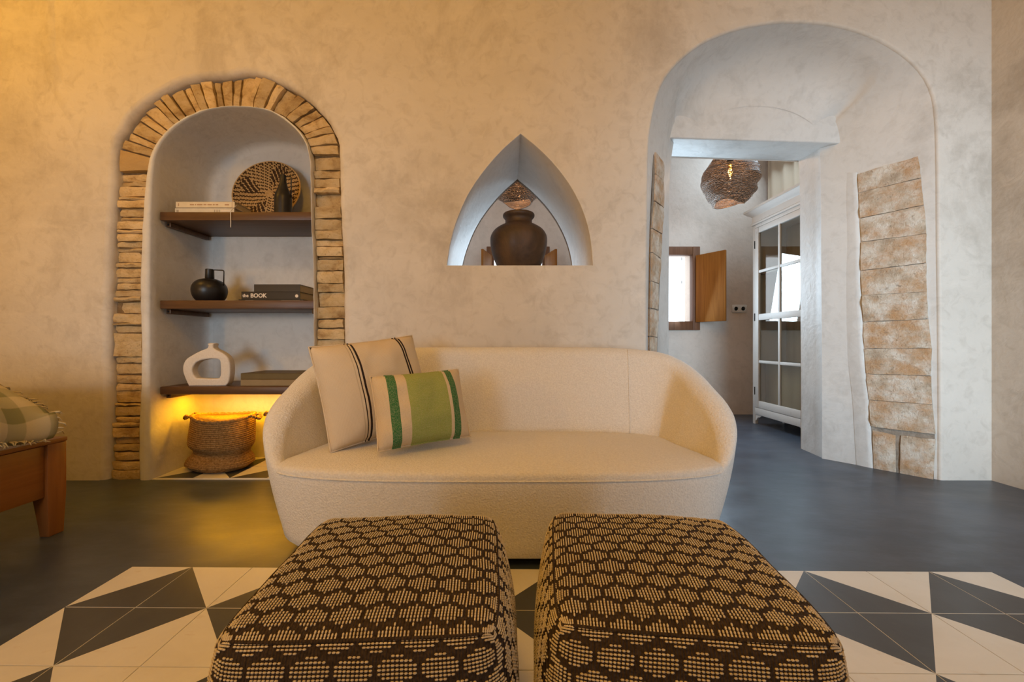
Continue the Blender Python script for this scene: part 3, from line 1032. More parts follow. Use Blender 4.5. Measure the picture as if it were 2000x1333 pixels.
# small windows with inward-opening wooden shutters
def small_window(name, cx, w, aL, aR):
    t = bpy.data.objects.new(name, None)
    COL.objects.link(t)
    t.location = (cx, Y2, WZ0)
    t['_loc'] = [cx, Y2, WZ0]
    struct(t)
    fw = 0.075
    x0, x1 = cx - w / 2 - 0.01, cx + w / 2 + 0.01
    z0, z1 = WZ0 - 0.045, WZ1 + 0.045
    y0, y1 = Y2 - 0.025, Y2 + 0.05
    v, f = join(rbox((x0, y0, z0), (x0 + fw, y1, z1), 0.005), rbox((x1 - fw, y0, z0), (x1, y1, z1), 0.005),
                rbox((x0 + fw, y0 + 0.002, z1 - fw - 0.01), (x1 - fw, y1, z1), 0.005), rbox((x0 + fw, y0 + 0.002, z0), (x1 - fw, y1, z0 + fw + 0.015), 0.005))
    obj('window_frame', v, f, M['wood_frame'], t, True, auto=35)
    obj('pane', *box((x0 + fw - 0.01, Y2 + 0.02, z0 + fw), (x1 - fw + 0.01, Y2 + 0.026, z1 - fw)), M['glass'], t)
    zs0, zs1 = 0.94, 1.615
    lw = w / 2 - 0.01
    for s, ang in ((-1, aL), (1, aR)):
        hx = cx + s * (w / 2 - 0.035)
        hy = Y2 - 0.035
        # closed leaf reaches from hinge towards the middle; open angle turns it into the room
        d = Vector((-s * math.cos(ang), -math.sin(ang), 0))
        nn_ = Vector((d.y, -d.x, 0))
        def wp(c):
            return Vector((hx, hy, 0)) + d * c.x + nn_ * c.y + Vector((0, 0, c.z))
        v, f = rbox((0.0, -0.011, zs0), (lw, 0.011, zs1), 0.004, 2, wp)
        sh = obj('shutter', v, f, M['wood_shutter'], t, True, auto=35)
        for hz in (zs0 + 0.1, zs1 - 0.1):
            v, f = lathe([(0.006, -0.03), (0.006, 0.03)], 10, (hx, hy + 0.006, hz))
            obj('hinge', v, f, M['iron'], sh, True, auto=40)
    return t
small_window('window_1', wins[1][0], wins[1][1], R(100), R(122))
small_window('window_2', wins[0][0], wins[0][1], R(104), R(104))

# ================================================================== SOFA
SX, SN = -0.02, 4.6
HY = [1.28, 1.36, 1.39, 1.42, 1.46, 1.52, 1.60, 1.72, 1.84, 1.94, 2.00, 2.06, 2.10]
HZ = [0.300, 0.302, 0.315, 0.355, 0.420, 0.480, 0.528, 0.580, 0.632, 0.675, 0.698, 0.714, 0.716]
def sup(th, a, bf, bb, cy, n):
    c_, s_ = math.cos(th), math.sin(th)
    x = a * math.copysign(abs(c_) ** (2 / n), c_)
    b = bb if s_ > 0 else bf
    y = b * math.copysign(abs(s_) ** (2 / n), s_)
    return x, cy + y
sofa = thing('sofa', 'cream boucle two-seat sofa with rounded wraparound back, in the middle of the room', 'sofa', (SX, 1.70, 0))
NTH = 240
# spread the angles so that samples sit evenly round the plan
ths = np.linspace(-math.pi, math.pi, 3000)
pp = np.array([sup(t, 0.9, 0.41, 0.40, 1.70, SN) for t in ths])
cum = np.concatenate([[0], np.cumsum(np.linalg.norm(np.diff(pp, axis=0), axis=1))])
TH = np.interp(np.linspace(0, cum[-1], NTH, endpoint=False), cum, ths)
def outer_at(th, z):
    """outer skin at height z: leans outwards going up"""
    f = min(max((z - 0.03) / 0.47, 0), 1.15)
    g = math.sin(min(f, 1) * math.pi / 2)
    a = 0.795 + 0.125 * g
    bf = 0.395 + 0.018 * g
    bb = 0.350 + 0.035 * g
    x, y = sup(th, a, bf, bb, 1.70, SN - 1.2 * g)
    return Vector((SX + x, y, z))
def hgt(th):
    p = outer_at(th, 0.35)
    h = float(np.interp(p.y, HY, HZ))
    if p.y > 1.9:
        h += 0.004 * math.cos((p.x - SX) / 0.9 * math.pi / 2)
    return h
rings = []
NS_O, NS_T, NS_I = 12, 9, 8
for k in range(NTH):
    th = TH[k]
    H = hgt(th)
    up = (H - 0.30) / 0.42                       # 0 at the front rail, 1 at the back
    tk = 0.040 + 0.085 * min(1, up * 1.6)         # thickness at the top
    col = []
    cen = Vector((SX, 1.70, 0))
    r = tk / 2
    ztop = H - r * 0.85
    for j in range(NS_O):
        t = j / (NS_O - 1)
        z = 0.035 + (ztop - 0.035) * t
        p = outer_at(th, z)
        if j == 0:                               # tucked-in bottom edge
            p = p + (cen - p) * 0.03
            p.z = 0.030
        elif j == 1:
            p.z = z * 0.75 + 0.01
        col.append(p)
    po = outer_at(th, ztop)
    e = 0.01
    pa, pb = outer_at(th - e, ztop), outer_at(th + e, ztop)
    tg = (pb - pa); tg.z = 0; tg.normalize()
    nin = Vector((-tg.y, tg.x, 0))
    if nin.dot(Vector((SX, 1.70, ztop)) - po) < 0:
        nin = -nin
    for j in range(1, NS_T):
        a = math.pi * j / NS_T
        col.append(po + nin * (r - r * math.cos(a)) + Vector((0, 0, math.sin(a) * r * 0.85)))
    pi_top = po + nin * tk
    lean = 0.10 * max(0, up) ** 0.8
    for j in range(NS_I):
        t = j / (NS_I - 1)
        z = ztop + (0.262 - ztop) * t
        col.append(Vector((pi_top.x + nin.x * lean * t ** 0.8, pi_top.y + nin.y * lean * t ** 0.8, z)))
    rings.append(col)
V, F = strip(rings + [rings[0]])
V = V[:len(rings) * len(rings[0])]
m_ = len(rings[0]); nt = len(V)
F = [tuple(i % nt for i in f) for f in F]
obj('upholstered_shell', V, F, M['boucle'], sofa, True)
# seat pad: fills the shell, runs over the front rail, soft dome
seat_edge = []
for k in range(NTH):
    th = TH[k]
    H = hgt(th)
    up = min(1, max(0, (H - 0.302) / 0.10))
    p_in = rings[k][-1]
    p_out = outer_at(th, 0.31)
    w_ = up
    p = p_out * (1 - w_) + (p_in + (p_out - p_in) * 0.10) * w_
    seat_edge.append(Vector((p.x, p.y, 0)))
cen = Vector((SX, 1.62, 0))
srings = []
prof = [(0.960, 0.285), (0.990, 0.287), (0.999, 0.293), (1.0, 0.301), (0.996, 0.310), (0.985, 0.317), (0.965, 0.321), (0.93, 0.325), (0.86, 0.330), (0.75, 0.336), (0.6, 0.341), (0.4, 0.345), (0.2, 0.347), (0.03, 0.348)]
for s_, z in prof:
    srings.append([Vector((cen.x + (p.x - cen.x) * s_, cen.y + (p.y - cen.y) * s_, z)) for p in seat_edge])
V, F = strip(srings, True)
F.append(tuple(range((len(srings) - 1) * NTH, len(srings) * NTH)))
obj('seat_cushion', V, F, M['boucle'], sofa, True)
# seams at the inner corners of the back, and piping under the seat edge
for sgn in (-1, 1):
    best = min((k for k in range(NTH) if rings[k][-1].y > 1.72 and (rings[k][-1].x - SX) * sgn > 0), key=lambda k: abs(abs(rings[k][-1].x - SX) - 0.60))
    cc = rings[best][NS_O + 5:-1]
    obj('back_seam', *tube([p + (Vector((SX, 1.60, p.z)) - p).normalized() * 0.001 for p in cc], 0.0022, 6), M['boucle'], sofa, True)
seam = [Vector((cen.x + (p.x - cen.x) * 1.0, cen.y + (p.y - cen.y) * 1.0, 0.2935)) for p in seat_edge]
obj('seat_piping', *tube(seam, 0.0035, 6, closed=True), M['boucle'], sofa, True)
pl_ = [Vector((SX + x, y, 0)) for x, y in (sup(t, 0.74, 0.345, 0.30, 1.70, SN) for t in TH[::4])]
V, F = strip([[(p.x, p.y, 0.0) for p in pl_], [(p.x, p.y, 0.05) for p in pl_]], True)
n_ = len(pl_)
F += [tuple(range(n_))[::-1], tuple(range(n_, 2 * n_))]
obj('plinth', V, F, M['plinth'], sofa)

# ================================================================== CUSHIONS
def cushion(name, label, w, h, t, mat, M4, seed, sag=0.0):
    root = bpy.data.objects.new(name, None)
    COL.objects.link(root)
    root.matrix_world = M4
    root['_loc'] = [0, 0, 0]
    tag(root, label, 'cushion', 'cushions on the sofa')
    nu, nv = 36, 30
    V, F = [], []
    def P(u, v, side):
        # rounded corners, pulled-in edges
        ex = 1 - 0.035 * (1 - v * v) ** 1.0 * abs(u) ** 3
        ey = 1 - 0.035 * (1 - u * u) ** 1.0 * abs(v) ** 3
        x, y = u * w / 2 * ex, v * h / 2 * ey
        th_ = t / 2 * max(0, (1 - abs(u) ** 2.6)) ** 0.55 * max(0, (1 - abs(v) ** 2.6)) ** 0.55
        wr = noise.noise(Vector((u * 2.2, v * 2.2, seed + side))) * 0.010 + noise.noise(Vector((u * 5, v * 4, seed * 2 + side))) * 0.004
        th_ = th_ + wr * min(1, th_ / (t * 0.15)) 
        y -= sag * (1 - u * u) * 0.3 * (1 if v > 0 else 0.4)
        return (x, y, side * th_)
    for side in (1, -1):
        for j in range(nv + 1):
            for i in range(nu + 1):
                V.append(P(2 * i / nu - 1, 2 * j / nv - 1, side))
    m_ = nu + 1
    o_ = m_ * (nv + 1)
    for j in range(nv):
        for i in range(nu):
            a = j * m_ + i
            F.append((a, a + 1, a + m_ + 1, a + m_))
            F.append((o_ + a, o_ + a + m_, o_ + a + m_ + 1, o_ + a + 1))
    bm = bmesh.new()
    bv = [bm.verts.new(v) for v in V]
    for f in F:
        bm.faces.new([bv[i] for i in f])
    bmesh.ops.remove_doubles(bm, verts=bm.verts, dist=1e-5)
    from_bm('cover', bm, mat, root, True)
    # sewn edge
    ed = []
    for i in range(nu): ed.append(P(2 * i / nu - 1, -1, 1))
    for j in range(nv): ed.append(P(1, 2 * j / nv - 1, 1))
    for i in range(nu, 0, -1): ed.append(P(2 * i / nu - 1, 1, 1))
    for j in range(nv, 0, -1): ed.append(P(-1, 2 * j / nv - 1, 1))
    obj('sewn_edge', *tube([(x, y, 0) for x, y, z in ed], 0.0035, 6, closed=True), mat, root, True)
    return root
def frame(origin, xdir, ydir):
    x = Vector(xdir).normalized()
    y = Vector(ydir)
    y = (y - x * y.dot(x)).normalized()
    z = x.cross(y)
    m4 = Matrix((x, y, z)).transposed().to_4x4()
    m4.translation = Vector(origin)
    return m4
cushion('striped_cushion', 'square beige linen cushion with thin dark stripes leaning on the sofa arm', 0.44, 0.41, 0.21, M['linen'],
        frame((-0.538, 1.650, 0.556), (0.80, 0.68, 0.12), (-0.34, 0.12, 1.0)), 3.0)
cushion('lumbar_cushion', 'small green lumbar cushion with cream and dark green end stripes', 0.345, 0.275, 0.17, M['green'],
        frame((-0.320, 1.515, 0.498), (0.90, 0.44, 0.05), (-0.40, 0.28, 1.0)), 8.0)

# ================================================================== POUFS
PW, PD, PH, PR_ = 0.385, 0.375, 0.365, 0.030
def pouf_map(p, nrm_only=False):
    """cube-surface point (half dims) -> rounded, slightly puffed pouf"""
    hx, hy = PW / 2, PD / 2
    q = Vector((max(-hx + PR_, min(hx - PR_, p.x)), max(-hy + PR_, min(hy - PR_, p.y)), max(PR_, min(PH - PR_, p.z))))
    n_ = (p - q)
    if n_.length < 1e-9:
        n_ = Vector((0, 0, 1))
    n_ = n_.normalized()
    r_ = q + n_ * PR_
    u, v = r_.x / hx, r_.y / hy
    w_ = (r_.z / PH) * 2 - 1
    r_.z += 0.016 * (1 - u * u) * (1 - v * v) * max(0, w_)
    side = 0.016 * (1 - w_ * w_)
    r_.x += n_.x * side * (1 - 0.5 * v * v) + u * 0.012 * (1 - w_ * w_)
    r_.y += n_.y * side * (1 - 0.5 * u * u)
    k_ = 1 - 0.065 * (u * v) ** 4
    r_.x *= k_; r_.y *= k_
    ww = noise.noise(Vector((r_.x * 9, r_.y * 9, r_.z * 9))) * 0.004
    return r_ + n_ * ww, n_
def pouf_face(f, a, b):
    """a,b in metres on face f -> cube point"""
    hx, hy = PW / 2, PD / 2
    if f == 'top': return Vector((a, b, PH))
    if f == 'front': return Vector((a, -hy, b))
    if f == 'back': return Vector((-a, hy, b))
    if f == 'left': return Vector((-hx, b, PH - (a + hx) if False else a))
    return Vector((hx, b, a))
base_V, base_F = [], []
def grid_face(f, a0, a1, b0, b1, n1, n2):
    n0 = len(base_V)
    for j in range(n2 + 1):
        for i in range(n1 + 1):
            base_V.append(pouf_map(pouf_face(f, a0 + (a1 - a0) * i / n1, b0 + (b1 - b0) * j / n2))[0])
    for j in range(n2):
        for i in range(n1):
            k = n0 + j * (n1 + 1) + i
            q = (k, k + 1, k + n1 + 2, k + n1 + 1)
            base_F.append(q if f in ('top', 'front', 'back', 'right0') else q)
hx, hy = PW / 2, PD / 2
grid_face('top', -hx, hx, -hy, hy, 30, 30)
grid_face('front', -hx, hx, 0, PH, 30, 30)
grid_face('back', -hx, hx, 0, PH, 30, 30)
grid_face('left', 0, PH, -hy, hy, 30, 30)
grid_face('right', 0, PH, -hy, hy, 30, 30)
bm = bmesh.new()
bv = [bm.verts.new(v) for v in base_V]
for f in base_F:
    bm.faces.new([bv[i] for i in f])
bmesh.ops.remove_doubles(bm, verts=bm.verts, dist=1e-4)
bnd = [e for e in bm.edges if e.is_boundary]
if bnd:
    bmesh.ops.holes_fill(bm, edges=bnd, sides=400)
bmesh.ops.recalc_face_normals(bm, faces=bm.faces)
pouf_base = bm
# stitches: little elongated wool loops laid in hexagons
def hex_in(u, v, w_, q_, b1, b2):
    k_ = 0.8660254 * w_ / q_
    vs_ = v * k_
    qs = 0.8660254 * w_
    best = None
    j0 = round(vs_ / qs)
    for j in (j0 - 1, j0, j0 + 1):
        off = 0.5 * w_ if j % 2 else 0.0
        i = round((u - off) / w_)
        du, dv = u - off - i * w_, vs_ - j * qs
        d2 = du * du + dv * dv
        if best is None or d2 < best[0]:
            best = (d2, du, dv)
    _, du, dv = best
    return abs(du) < w_ / 2 - b1 and abs(dv) < 0.52 * qs and max(abs(du * 0.5 + dv * 0.8660254), abs(du * 0.5 - dv * 0.8660254)) < w_ / 2 - b2
SV, SF = [], []
srng = random.Random(3)
def stitch(c, n_, t_, L, w_):
    b_ = n_.cross(t_)
    n0 = len(SV)
    SV.append(c - t_ * L)
    for s in (-0.45, 0.45):
        for k in range(4):
            a = math.pi / 4 + math.pi / 2 * k
            SV.append(c + t_ * (s * L) + b_ * (math.cos(a) * w_) + n_ * (math.sin(a) * w_ * 0.9))
    SV.append(c + t_ * L)
    for k in range(4):
        k2 = (k + 1) % 4
        SF.append((n0, n0 + 1 + k2, n0 + 1 + k))
        SF.append((n0 + 1 + k, n0 + 1 + k2, n0 + 5 + k2, n0 + 5 + k))
        SF.append((n0 + 5 + k, n0 + 5 + k2, n0 + 9))
for f, a0, a1, b0, b1, ax in (('top', -hx, hx, -hy, hy, 1), ('front', -hx, hx, 0.004, PH, 0), ('left', 0.004, PH, -hy, hy, 1), ('right', 0.004, PH, -hy, hy, 1), ('back', -hx, hx, 0.004, PH, 0)):
    if ax == 1:
        HW, HQ = 0.0465, 0.0306
        pa_, pb_ = HW / 10, HQ / 6
        bu, bs = 0.0034, 0.0050
    else:
        HW, HQ = 0.0540, 0.0330
        pa_, pb_ = HW / 10, HQ / 7
        bu, bs = 0.0040, 0.0056
    for i in range(int(a0 / pa_) - 1, int(a1 / pa_) + 2):
        for j in range(int(b0 / pb_) - 1, int(b1 / pb_) + 2):
            a, b = i * pa_, j * pb_
            if not (a0 < a < a1 and b0 < b < b1):
                continue
            if not hex_in(a, b, HW, HQ, bu, bs):
                continue
            # hand-woven wander
            wa = 0.0022 * noise.noise(Vector((a * 16, b * 16, ord(f[0]) * 1.37)))
            wb = 0.0022 * noise.noise(Vector((a * 16, b * 16, 50 + ord(f[0]) * 1.37)))
            aa, bb = a + wa, b + wb
            cp, nn_ = pouf_map(pouf_face(f, aa, bb))
            e = 0.002
            cq, _ = pouf_map(pouf_face(f, aa + (0 if ax else e), bb + (e if ax else 0)))
            t_ = (cq - cp)
            if t_.length < 1e-7:
                continue
            t_.normalize()
            nn_ = (nn_ - t_ * nn_.dot(t_)).normalized()
            stitch(cp + nn_ * 0.0009, nn_, t_, 0.0027 * srng.uniform(0.9, 1.1), 0.00155)
st_me = None
# piping where the top panel is sewn on
pip = []
for k in range(80):
    an = 2 * math.pi * k / 80
    c_, s_ = math.cos(an), math.sin(an)
    mm = max(abs(c_), abs(s_))
    pip.append(pouf_map(Vector((c_ / mm * (hx - 0.000), s_ / mm * (hy - 0.000), PH)))[0])
def make_pouf(label, loc, rz, first=None):
    t = thing('pouf', label, 'pouf', loc, 'woven poufs in front of the sofa', rz)
    t['_loc'] = [0, 0, 0]
    if first is None:
        from_bm('cover', pouf_base, M['wool_dark'], t, True)
        st = obj('woven_stitches', SV, SF, M['wool_cream'], t, True)
        st['kind'] = 'stuff'
        obj('seam_piping', *tube(pip, 0.0030, 6, closed=True), M['wool_dark'], t, True)
    else:
        for ch in list(first.children):
            c = ch.copy()
            COL.objects.link(c)
            c.parent = t
    return t
p1 = make_pouf('brown and cream hexagon-woven pouf, the nearer one to the bed', (-0.200, 0.695, 0.005), R(2.5))
p2 = make_pouf('brown and cream hexagon-woven pouf, the nearer one to the archway', (0.272, 0.700, 0.005), R(-6.0), p1)

# ================================================================== NICHE SHELVES
NXL, NXR = -1.908, -1.055
def shelf(z_top, th, label, led=False):
    t = thing('wall_shelf', label, 'shelf', ((NXL + NXR) / 2, 2.36, z_top - th), 'shelves in the arched niche')
    obj('board', *rbox((NXL + 0.004, 2.195, z_top - th), (NXR, 2.540, z_top), 0.003), M['wood_dark'], t, True, auto=35)
    obj('bracket', *rbox((NXL + 0.004, 2.235, z_top - th - 0.026), (NXL + 0.030, 2.53, z_top - th - 0.0005), 0.003), M['wood_dark'], t, True, auto=35)
    obj('bracket', *rbox((NXR - 0.030, 2.235, z_top - th - 0.026), (NXR - 0.004, 2.53, z_top - th - 0.0005), 0.003), M['wood_dark'], t, True, auto=35)
    for x in (NXL + 0.017,):
        v, f = lathe([(0.0001, 0), (0.005, 0), (0.006, 0.002), (0.0001, 0.003)], 12)
        v = [Vector((p.x + x, 2.2345 - p.z, p.y + z_top - th - 0.013)) for p in map(Vector, v)]
        obj('screw_cap', v, f, M['iron'], t, True)
    if led:
        obj('led_strip', *box((NXL + 0.06, 2.355, z_top - th - 0.006), (NXR - 0.06, 2.367, z_top - th - 0.0005)), M['led'], t)
    return t
S1, S2, S3 = 1.462, 0.974, 0.497
shelf(S1, 0.046, 'top dark walnut shelf, holding the woven plate and white books')
shelf(S2, 0.046, 'middle dark walnut shelf, holding the round black jug')
shelf(S3, 0.042, 'lowest dark walnut shelf with light strip underneath, above the baskets', True)
la = area('shelf_led_light', ((NXL + NXR) / 2, 2.36, S3 - 0.060), ((NXL + NXR) / 2, 2.36, 0), (0.74, 0.02), 4.8, AMBER)
# niche floor of cement tiles
nfl = struct(obj('floor_niche', *box((NXL - 0.004, D + 0.012, 0.0), (NXR + 0.02, YN - 0.012, 0.003)), M['grout']))
kk = 0
for i in range(4):
    for j in range(2):
        x, y = NXL + 0.115 + i * T, D + 0.117 + j * T - 0.0
        o = lay_tile(TM[((i + j) % 2, (i * 3 + j) % 2)], x, y, 0, nfl)
        o.location.z = 0.0032

# ================================================================== THINGS ON THE SHELVES
def book(name, label, x0, x1, y0, y1, z0, th, cover, group, rz=0.0, pages=M['pages']):
    """spine towards -Y"""
    c = Vector(((x0 + x1) / 2, (y0 + y1) / 2, z0))
    t = thing(name, label, 'book', c, group, rz)
    t['_loc'] = [0, 0, 0]
    w, d = (x1 - x0) / 2, (y1 - y0) / 2
    ct = 0.0022
    # cover: spine, two boards
    v, f = join(rbox((-w, -d, 0), (w, d, ct), 0.0006, 1), rbox((-w, -d, th - ct), (w, d, th), 0.0006, 1), rbox((-w, -d, 0.0001), (w, -d + ct, th - 0.0001), 0.0006, 1))
    obj('cover', v, f, cover, t)
    obj('pages', *box((-w + 0.004, -d + ct, ct), (w - 0.004, d - 0.005, th - ct)), pages, t)
    return t
def lettering(name, txt, h, loc, mat, parent, bold=0.0, ext=0.0004):
    cu = bpy.data.curves.new(name, 'FONT')
    cu.body = txt
    cu.size = h
    cu.extrude = ext
    cu.offset = bold
    o = bpy.data.objects.new('tmp', cu)
    COL.objects.link(o)
    dg = bpy.context.evaluated_depsgraph_get()
    me = bpy.data.meshes.new_from_object(o.evaluated_get(dg))
    bpy.data.objects.remove(o)
    me.name = name
    me.materials.clear()
    me.materials.append(mat)
    r = bpy.data.objects.new(name, me)
    COL.objects.link(r)
    r.parent = parent
    r.rotation_euler = (R(90), 0, 0)
    r.location = loc
    return r
def xat(px, d): return (px - PX0) * d / FPX
g1 = 'books stacked in the niche'
b = book('book', 'ivory book, lower of the pair on the top shelf', xat(343, 2.24), xat(458.5, 2.24), 2.235, 2.39, S1, 0.035, M['book_ivory'], g1)
obj('spine_mark', *box((-0.157, -0.0785, 0.011), (-0.146, -0.0774, 0.024)), M['ink_grey'], b)
obj('spine_panel', *box((0.095, -0.0785, 0.015), (0.150, -0.0774, 0.022)), M['ink_white'], b)
for q in range(3):
    obj('spine_mark', *box((0.055 + q * 0.013, -0.0783, 0.012), (0.059 + q * 0.013, -0.0774, 0.025)), M['ink_grey'], b)
b = book('book', 'cream book with faint spine print, upper of the pair on the top shelf', xat(344, 2.235), xat(459, 2.235), 2.232, 2.388, S1 + 0.0352, 0.035, M['book_cream'], g1)
obj('spine_mark', *box((-0.152, -0.0790, 0.010), (-0.147, -0.0779, 0.025)), M['ink_red'], b)
lx = -0.085
for q, wq in enumerate((0.022, 0.006, 0.030, 0.016, 0.024, 0.010, 0.014)):
    obj('spine_mark', *box((lx, -0.0788, 0.0145), (lx + wq, -0.0779, 0.0205)), M['ink_red'], b)
    lx += wq + 0.006
obj('spine_mark', *box((0.110, -0.0788, 0.0135), (0.134, -0.0779, 0.0205)), M['ink_red'], b)
obj('spine_mark', *box((0.150, -0.0788, 0.002), (0.1515, -0.0779, 0.033)), M['ink_red'], b)
rb = [(0.168, -0.065, 0.015), (0.1715, -0.080, 0.008), (0.172, -0.119, -0.030), (0.1725, -0.121, -0.055), (0.172, -0.120, -0.090), (0.171, -0.119, -0.122)]
obj('ribbon_marker', *tube([tuple(p) for p in spline(rb, 18)], 0.0022, 6), M['marker'], b, True)
tag(obj('small_box', *rbox((xat(487, 2.26), 2.240, S1 + 0.0005), (xat(505, 2.26), 2.275, S1 + 0.014), 0.002), M['marker'], None, True, auto=35), 'small white box lying on the top shelf before the woven plate', 'box')

# woven round plate leaning on the niche wall: coils of bundles bound with light and dark grass
def woven_plate():
    c = PT(523, 375, 2.455)
    rad = 0.205
    tilt = R(14)
    t = thing('woven_plate', 'round woven grass plate with dark pattern leaning in the niche', 'plate', (c.x, c.y, S1))
    ex = Vector((1, 0, 0)); ez = Vector((0, math.sin(tilt), math.cos(tilt))); en = Vector((0, -math.cos(tilt), math.sin(tilt)))
    o = Vector((c.x, 2.470, S1 + rad * math.cos(tilt) + 0.004))
    nc = 23
    VL, FL, VD, FD = [], [], [], []
    for i in range(nc):
        r0 = rad * i / nc
        r1 = rad * (i + 1) / nc
        rm = (r0 + r1) / 2
        dish = 0.030 * (rm / rad) ** 2
        nb = max(8, int(2 * math.pi * rm / 0.0095))
        for k in range(nb):
            a0 = 2 * math.pi * (k + 0.06 + 0.3 * (i % 2)) / nb
            a1 = 2 * math.pi * (k + 0.94 + 0.3 * (i % 2)) / nb
            am = (a0 + a1) / 2
            f = rm / rad
            petal = (0.30 < f < 0.92) and (math.cos(4 * am + 0.6 + f * 1.2) > 0.25 + abs(f - 0.62) * 1.4)
            dark = (petal and (k + i) % 3 != 0) or (i == nc - 1 and k % 2 == 0) or (not petal and k % 3 == 0 and f > 0.12)
            Vt, Ft = (VD, FD) if dark else (VL, FL)
            n0 = len(Vt)
            for rr_, hh in ((r0, 0.0), (rm, 0.0065), (r1, 0.0)):
                for aa in (a0, a1):
                    Vt.append(o + ex * (math.cos(aa) * rr_) + ez * (math.sin(aa) * rr_) + en * (dish + hh))
            for q in ((0, 1, 3, 2), (2, 3, 5, 4)):
                Ft.append(tuple(n0 + x for x in q))
    # back disc
    disc = []
    rings_ = []
    for rr_ in (0.001, rad * 0.3, rad * 0.6, rad * 0.85, rad):
        dish = 0.030 * (rr_ / rad) ** 2 - 0.002
        rings_.append([o + ex * (math.cos(2 * math.pi * k / 48) * rr_) + ez * (math.sin(2 * math.pi * k / 48) * rr_) + en * dish for k in range(48)])
    V, F = strip(rings_, True)
    obj('core', V, F, M['plate_dark'], t, True)
    a_ = obj('light_binding', VL, FL, M['plate_light'], t, True); a_['kind'] = 'stuff'
    a_ = obj('dark_binding', VD, FD, M['plate_dark'], t, True); a_['kind'] = 'stuff'
    rim = [o + ex * (math.cos(2 * math.pi * k / 64) * rad) + ez * (math.sin(2 * math.pi * k / 64) * rad) + en * 0.030 for k in range(64)]
    obj('rim', *tube(rim, 0.005, 8, closed=True), M['plate_light'], t, True)
woven_plate()

def vessel(name, label, cat, c, prof, mat, handle=None, seg=48, group=None):
    t = thing(name, label, cat, c, group)
    V, F = lathe(prof, seg, c)
    obj('body', V, F, mat, t, True, auto=60)
    if handle:
        obj('handle', *tube([Vector(c) + Vector(p) for p in handle], 0.0032, 8), M['blackwire'], t, True)
    return t
def rounded(pts, r=0.01, n=4):
    out = [Vector(pts[0])]
    for i in range(1, len(pts) - 1):
        a, b, c = map(Vector, pts[i - 1:i + 2])
        p, q = b + (a - b).normalized() * r, b + (c - b).normalized() * r
        for k in range(n + 1):
            t = k / n
            out.append(p * (1 - t) ** 2 + b * 2 * t * (1 - t) + q * t * t)
    out.append(Vector(pts[-1]))
    return out
c = (xat(553, 2.30), 2.30, S1)
tp = [(p[0] * 0.82, p[1]) for p in spline([(0.050, 0.0), (0.0555, 0.006), (0.0565, 0.04), (0.0565, 0.10), (0.054, 0.122), (0.043, 0.150), (0.030, 0.178), (0.022, 0.205), (0.019, 0.228), (0.019, 0.246)], 34)]
vessel('bottle_vase', 'tall matt black bottle vase with thin wire handle', 'vase', c, [(0.001, 0.0)] + tp + [(0.0130, 0.2475), (0.012, 0.240), (0.011, 0.20), (0.001, 0.2)],
       M['black'], rounded([(0.013, 0, 0.240), (0.047, 0.0, 0.238), (0.0455, 0, 0.115)], 0.008))
c = (xat(409.5, 2.31), 2.31, S2)
tp = [(p[0] * 0.83, p[1]) for p in spline([(0.058, 0.0), (0.080, 0.010), (0.098, 0.034), (0.106, 0.066), (0.100, 0.096), (0.078, 0.121), (0.045, 0.134), (0.024, 0.137)], 36)]
vessel('round_jug', 'squat round black jug with short neck and thin wire handle', 'jug', c, [(0.001, 0.0)] + tp + [(0.0225, 0.140), (0.0215, 0.192), (0.019, 0.193), (0.018, 0.19), (0.018, 0.15), (0.001, 0.15)],
       M['black'], rounded([(0.018, 0, 0.189), (0.083, 0.0, 0.186), (0.081, 0, 0.096)], 0.010))

# black books on the middle shelf
bk = book('book', 'thin dark book at the bottom of the black stack', xat(467, 2.26), xat(593, 2.26), 2.255, 2.50, S2, 0.012, M['book_grey'], g1)
obj('spine_print', *box((0.06, -0.1235, 0.0035), (0.165, -0.1224, 0.0065)), M['ink_grey'], bk)
obj('spine_print', *box((-0.145, -0.1235, 0.0035), (-0.10, -0.1224, 0.0065)), M['ink_grey'], bk)
bk = book('book', 'thick black book with white title lettering on its spine', xat(472.5, 2.27), xat(587, 2.27), 2.265, 2.50, S2 + 0.0122, 0.045, M['book_black'], g1)
lettering('title_lettering', 'the', 0.026, (-0.160, -0.1180, 0.014), M['ink_white'], bk, 0.0005)
lettering('title_lettering', 'BOOK', 0.032, (-0.115, -0.1180, 0.012), M['ink_white'], bk, 0.0009)
v, f = lathe([(0.0001, 0), (0.009, 0), (0.009, 0.0008), (0.0001, 0.001)], 20)
obj('spine_emblem', [Vector((p[0] + 0.148, -0.1176 - p[2], p[1] + 0.020)) for p in v], f, M['ink_white'], bk)
bk = book('book', 'charcoal book on top of the black stack beside the round jug', xat(497, 2.29), xat(587, 2.29), 2.285, 2.49, S2 + 0.0574, 0.044, M['book_grey'], g1)

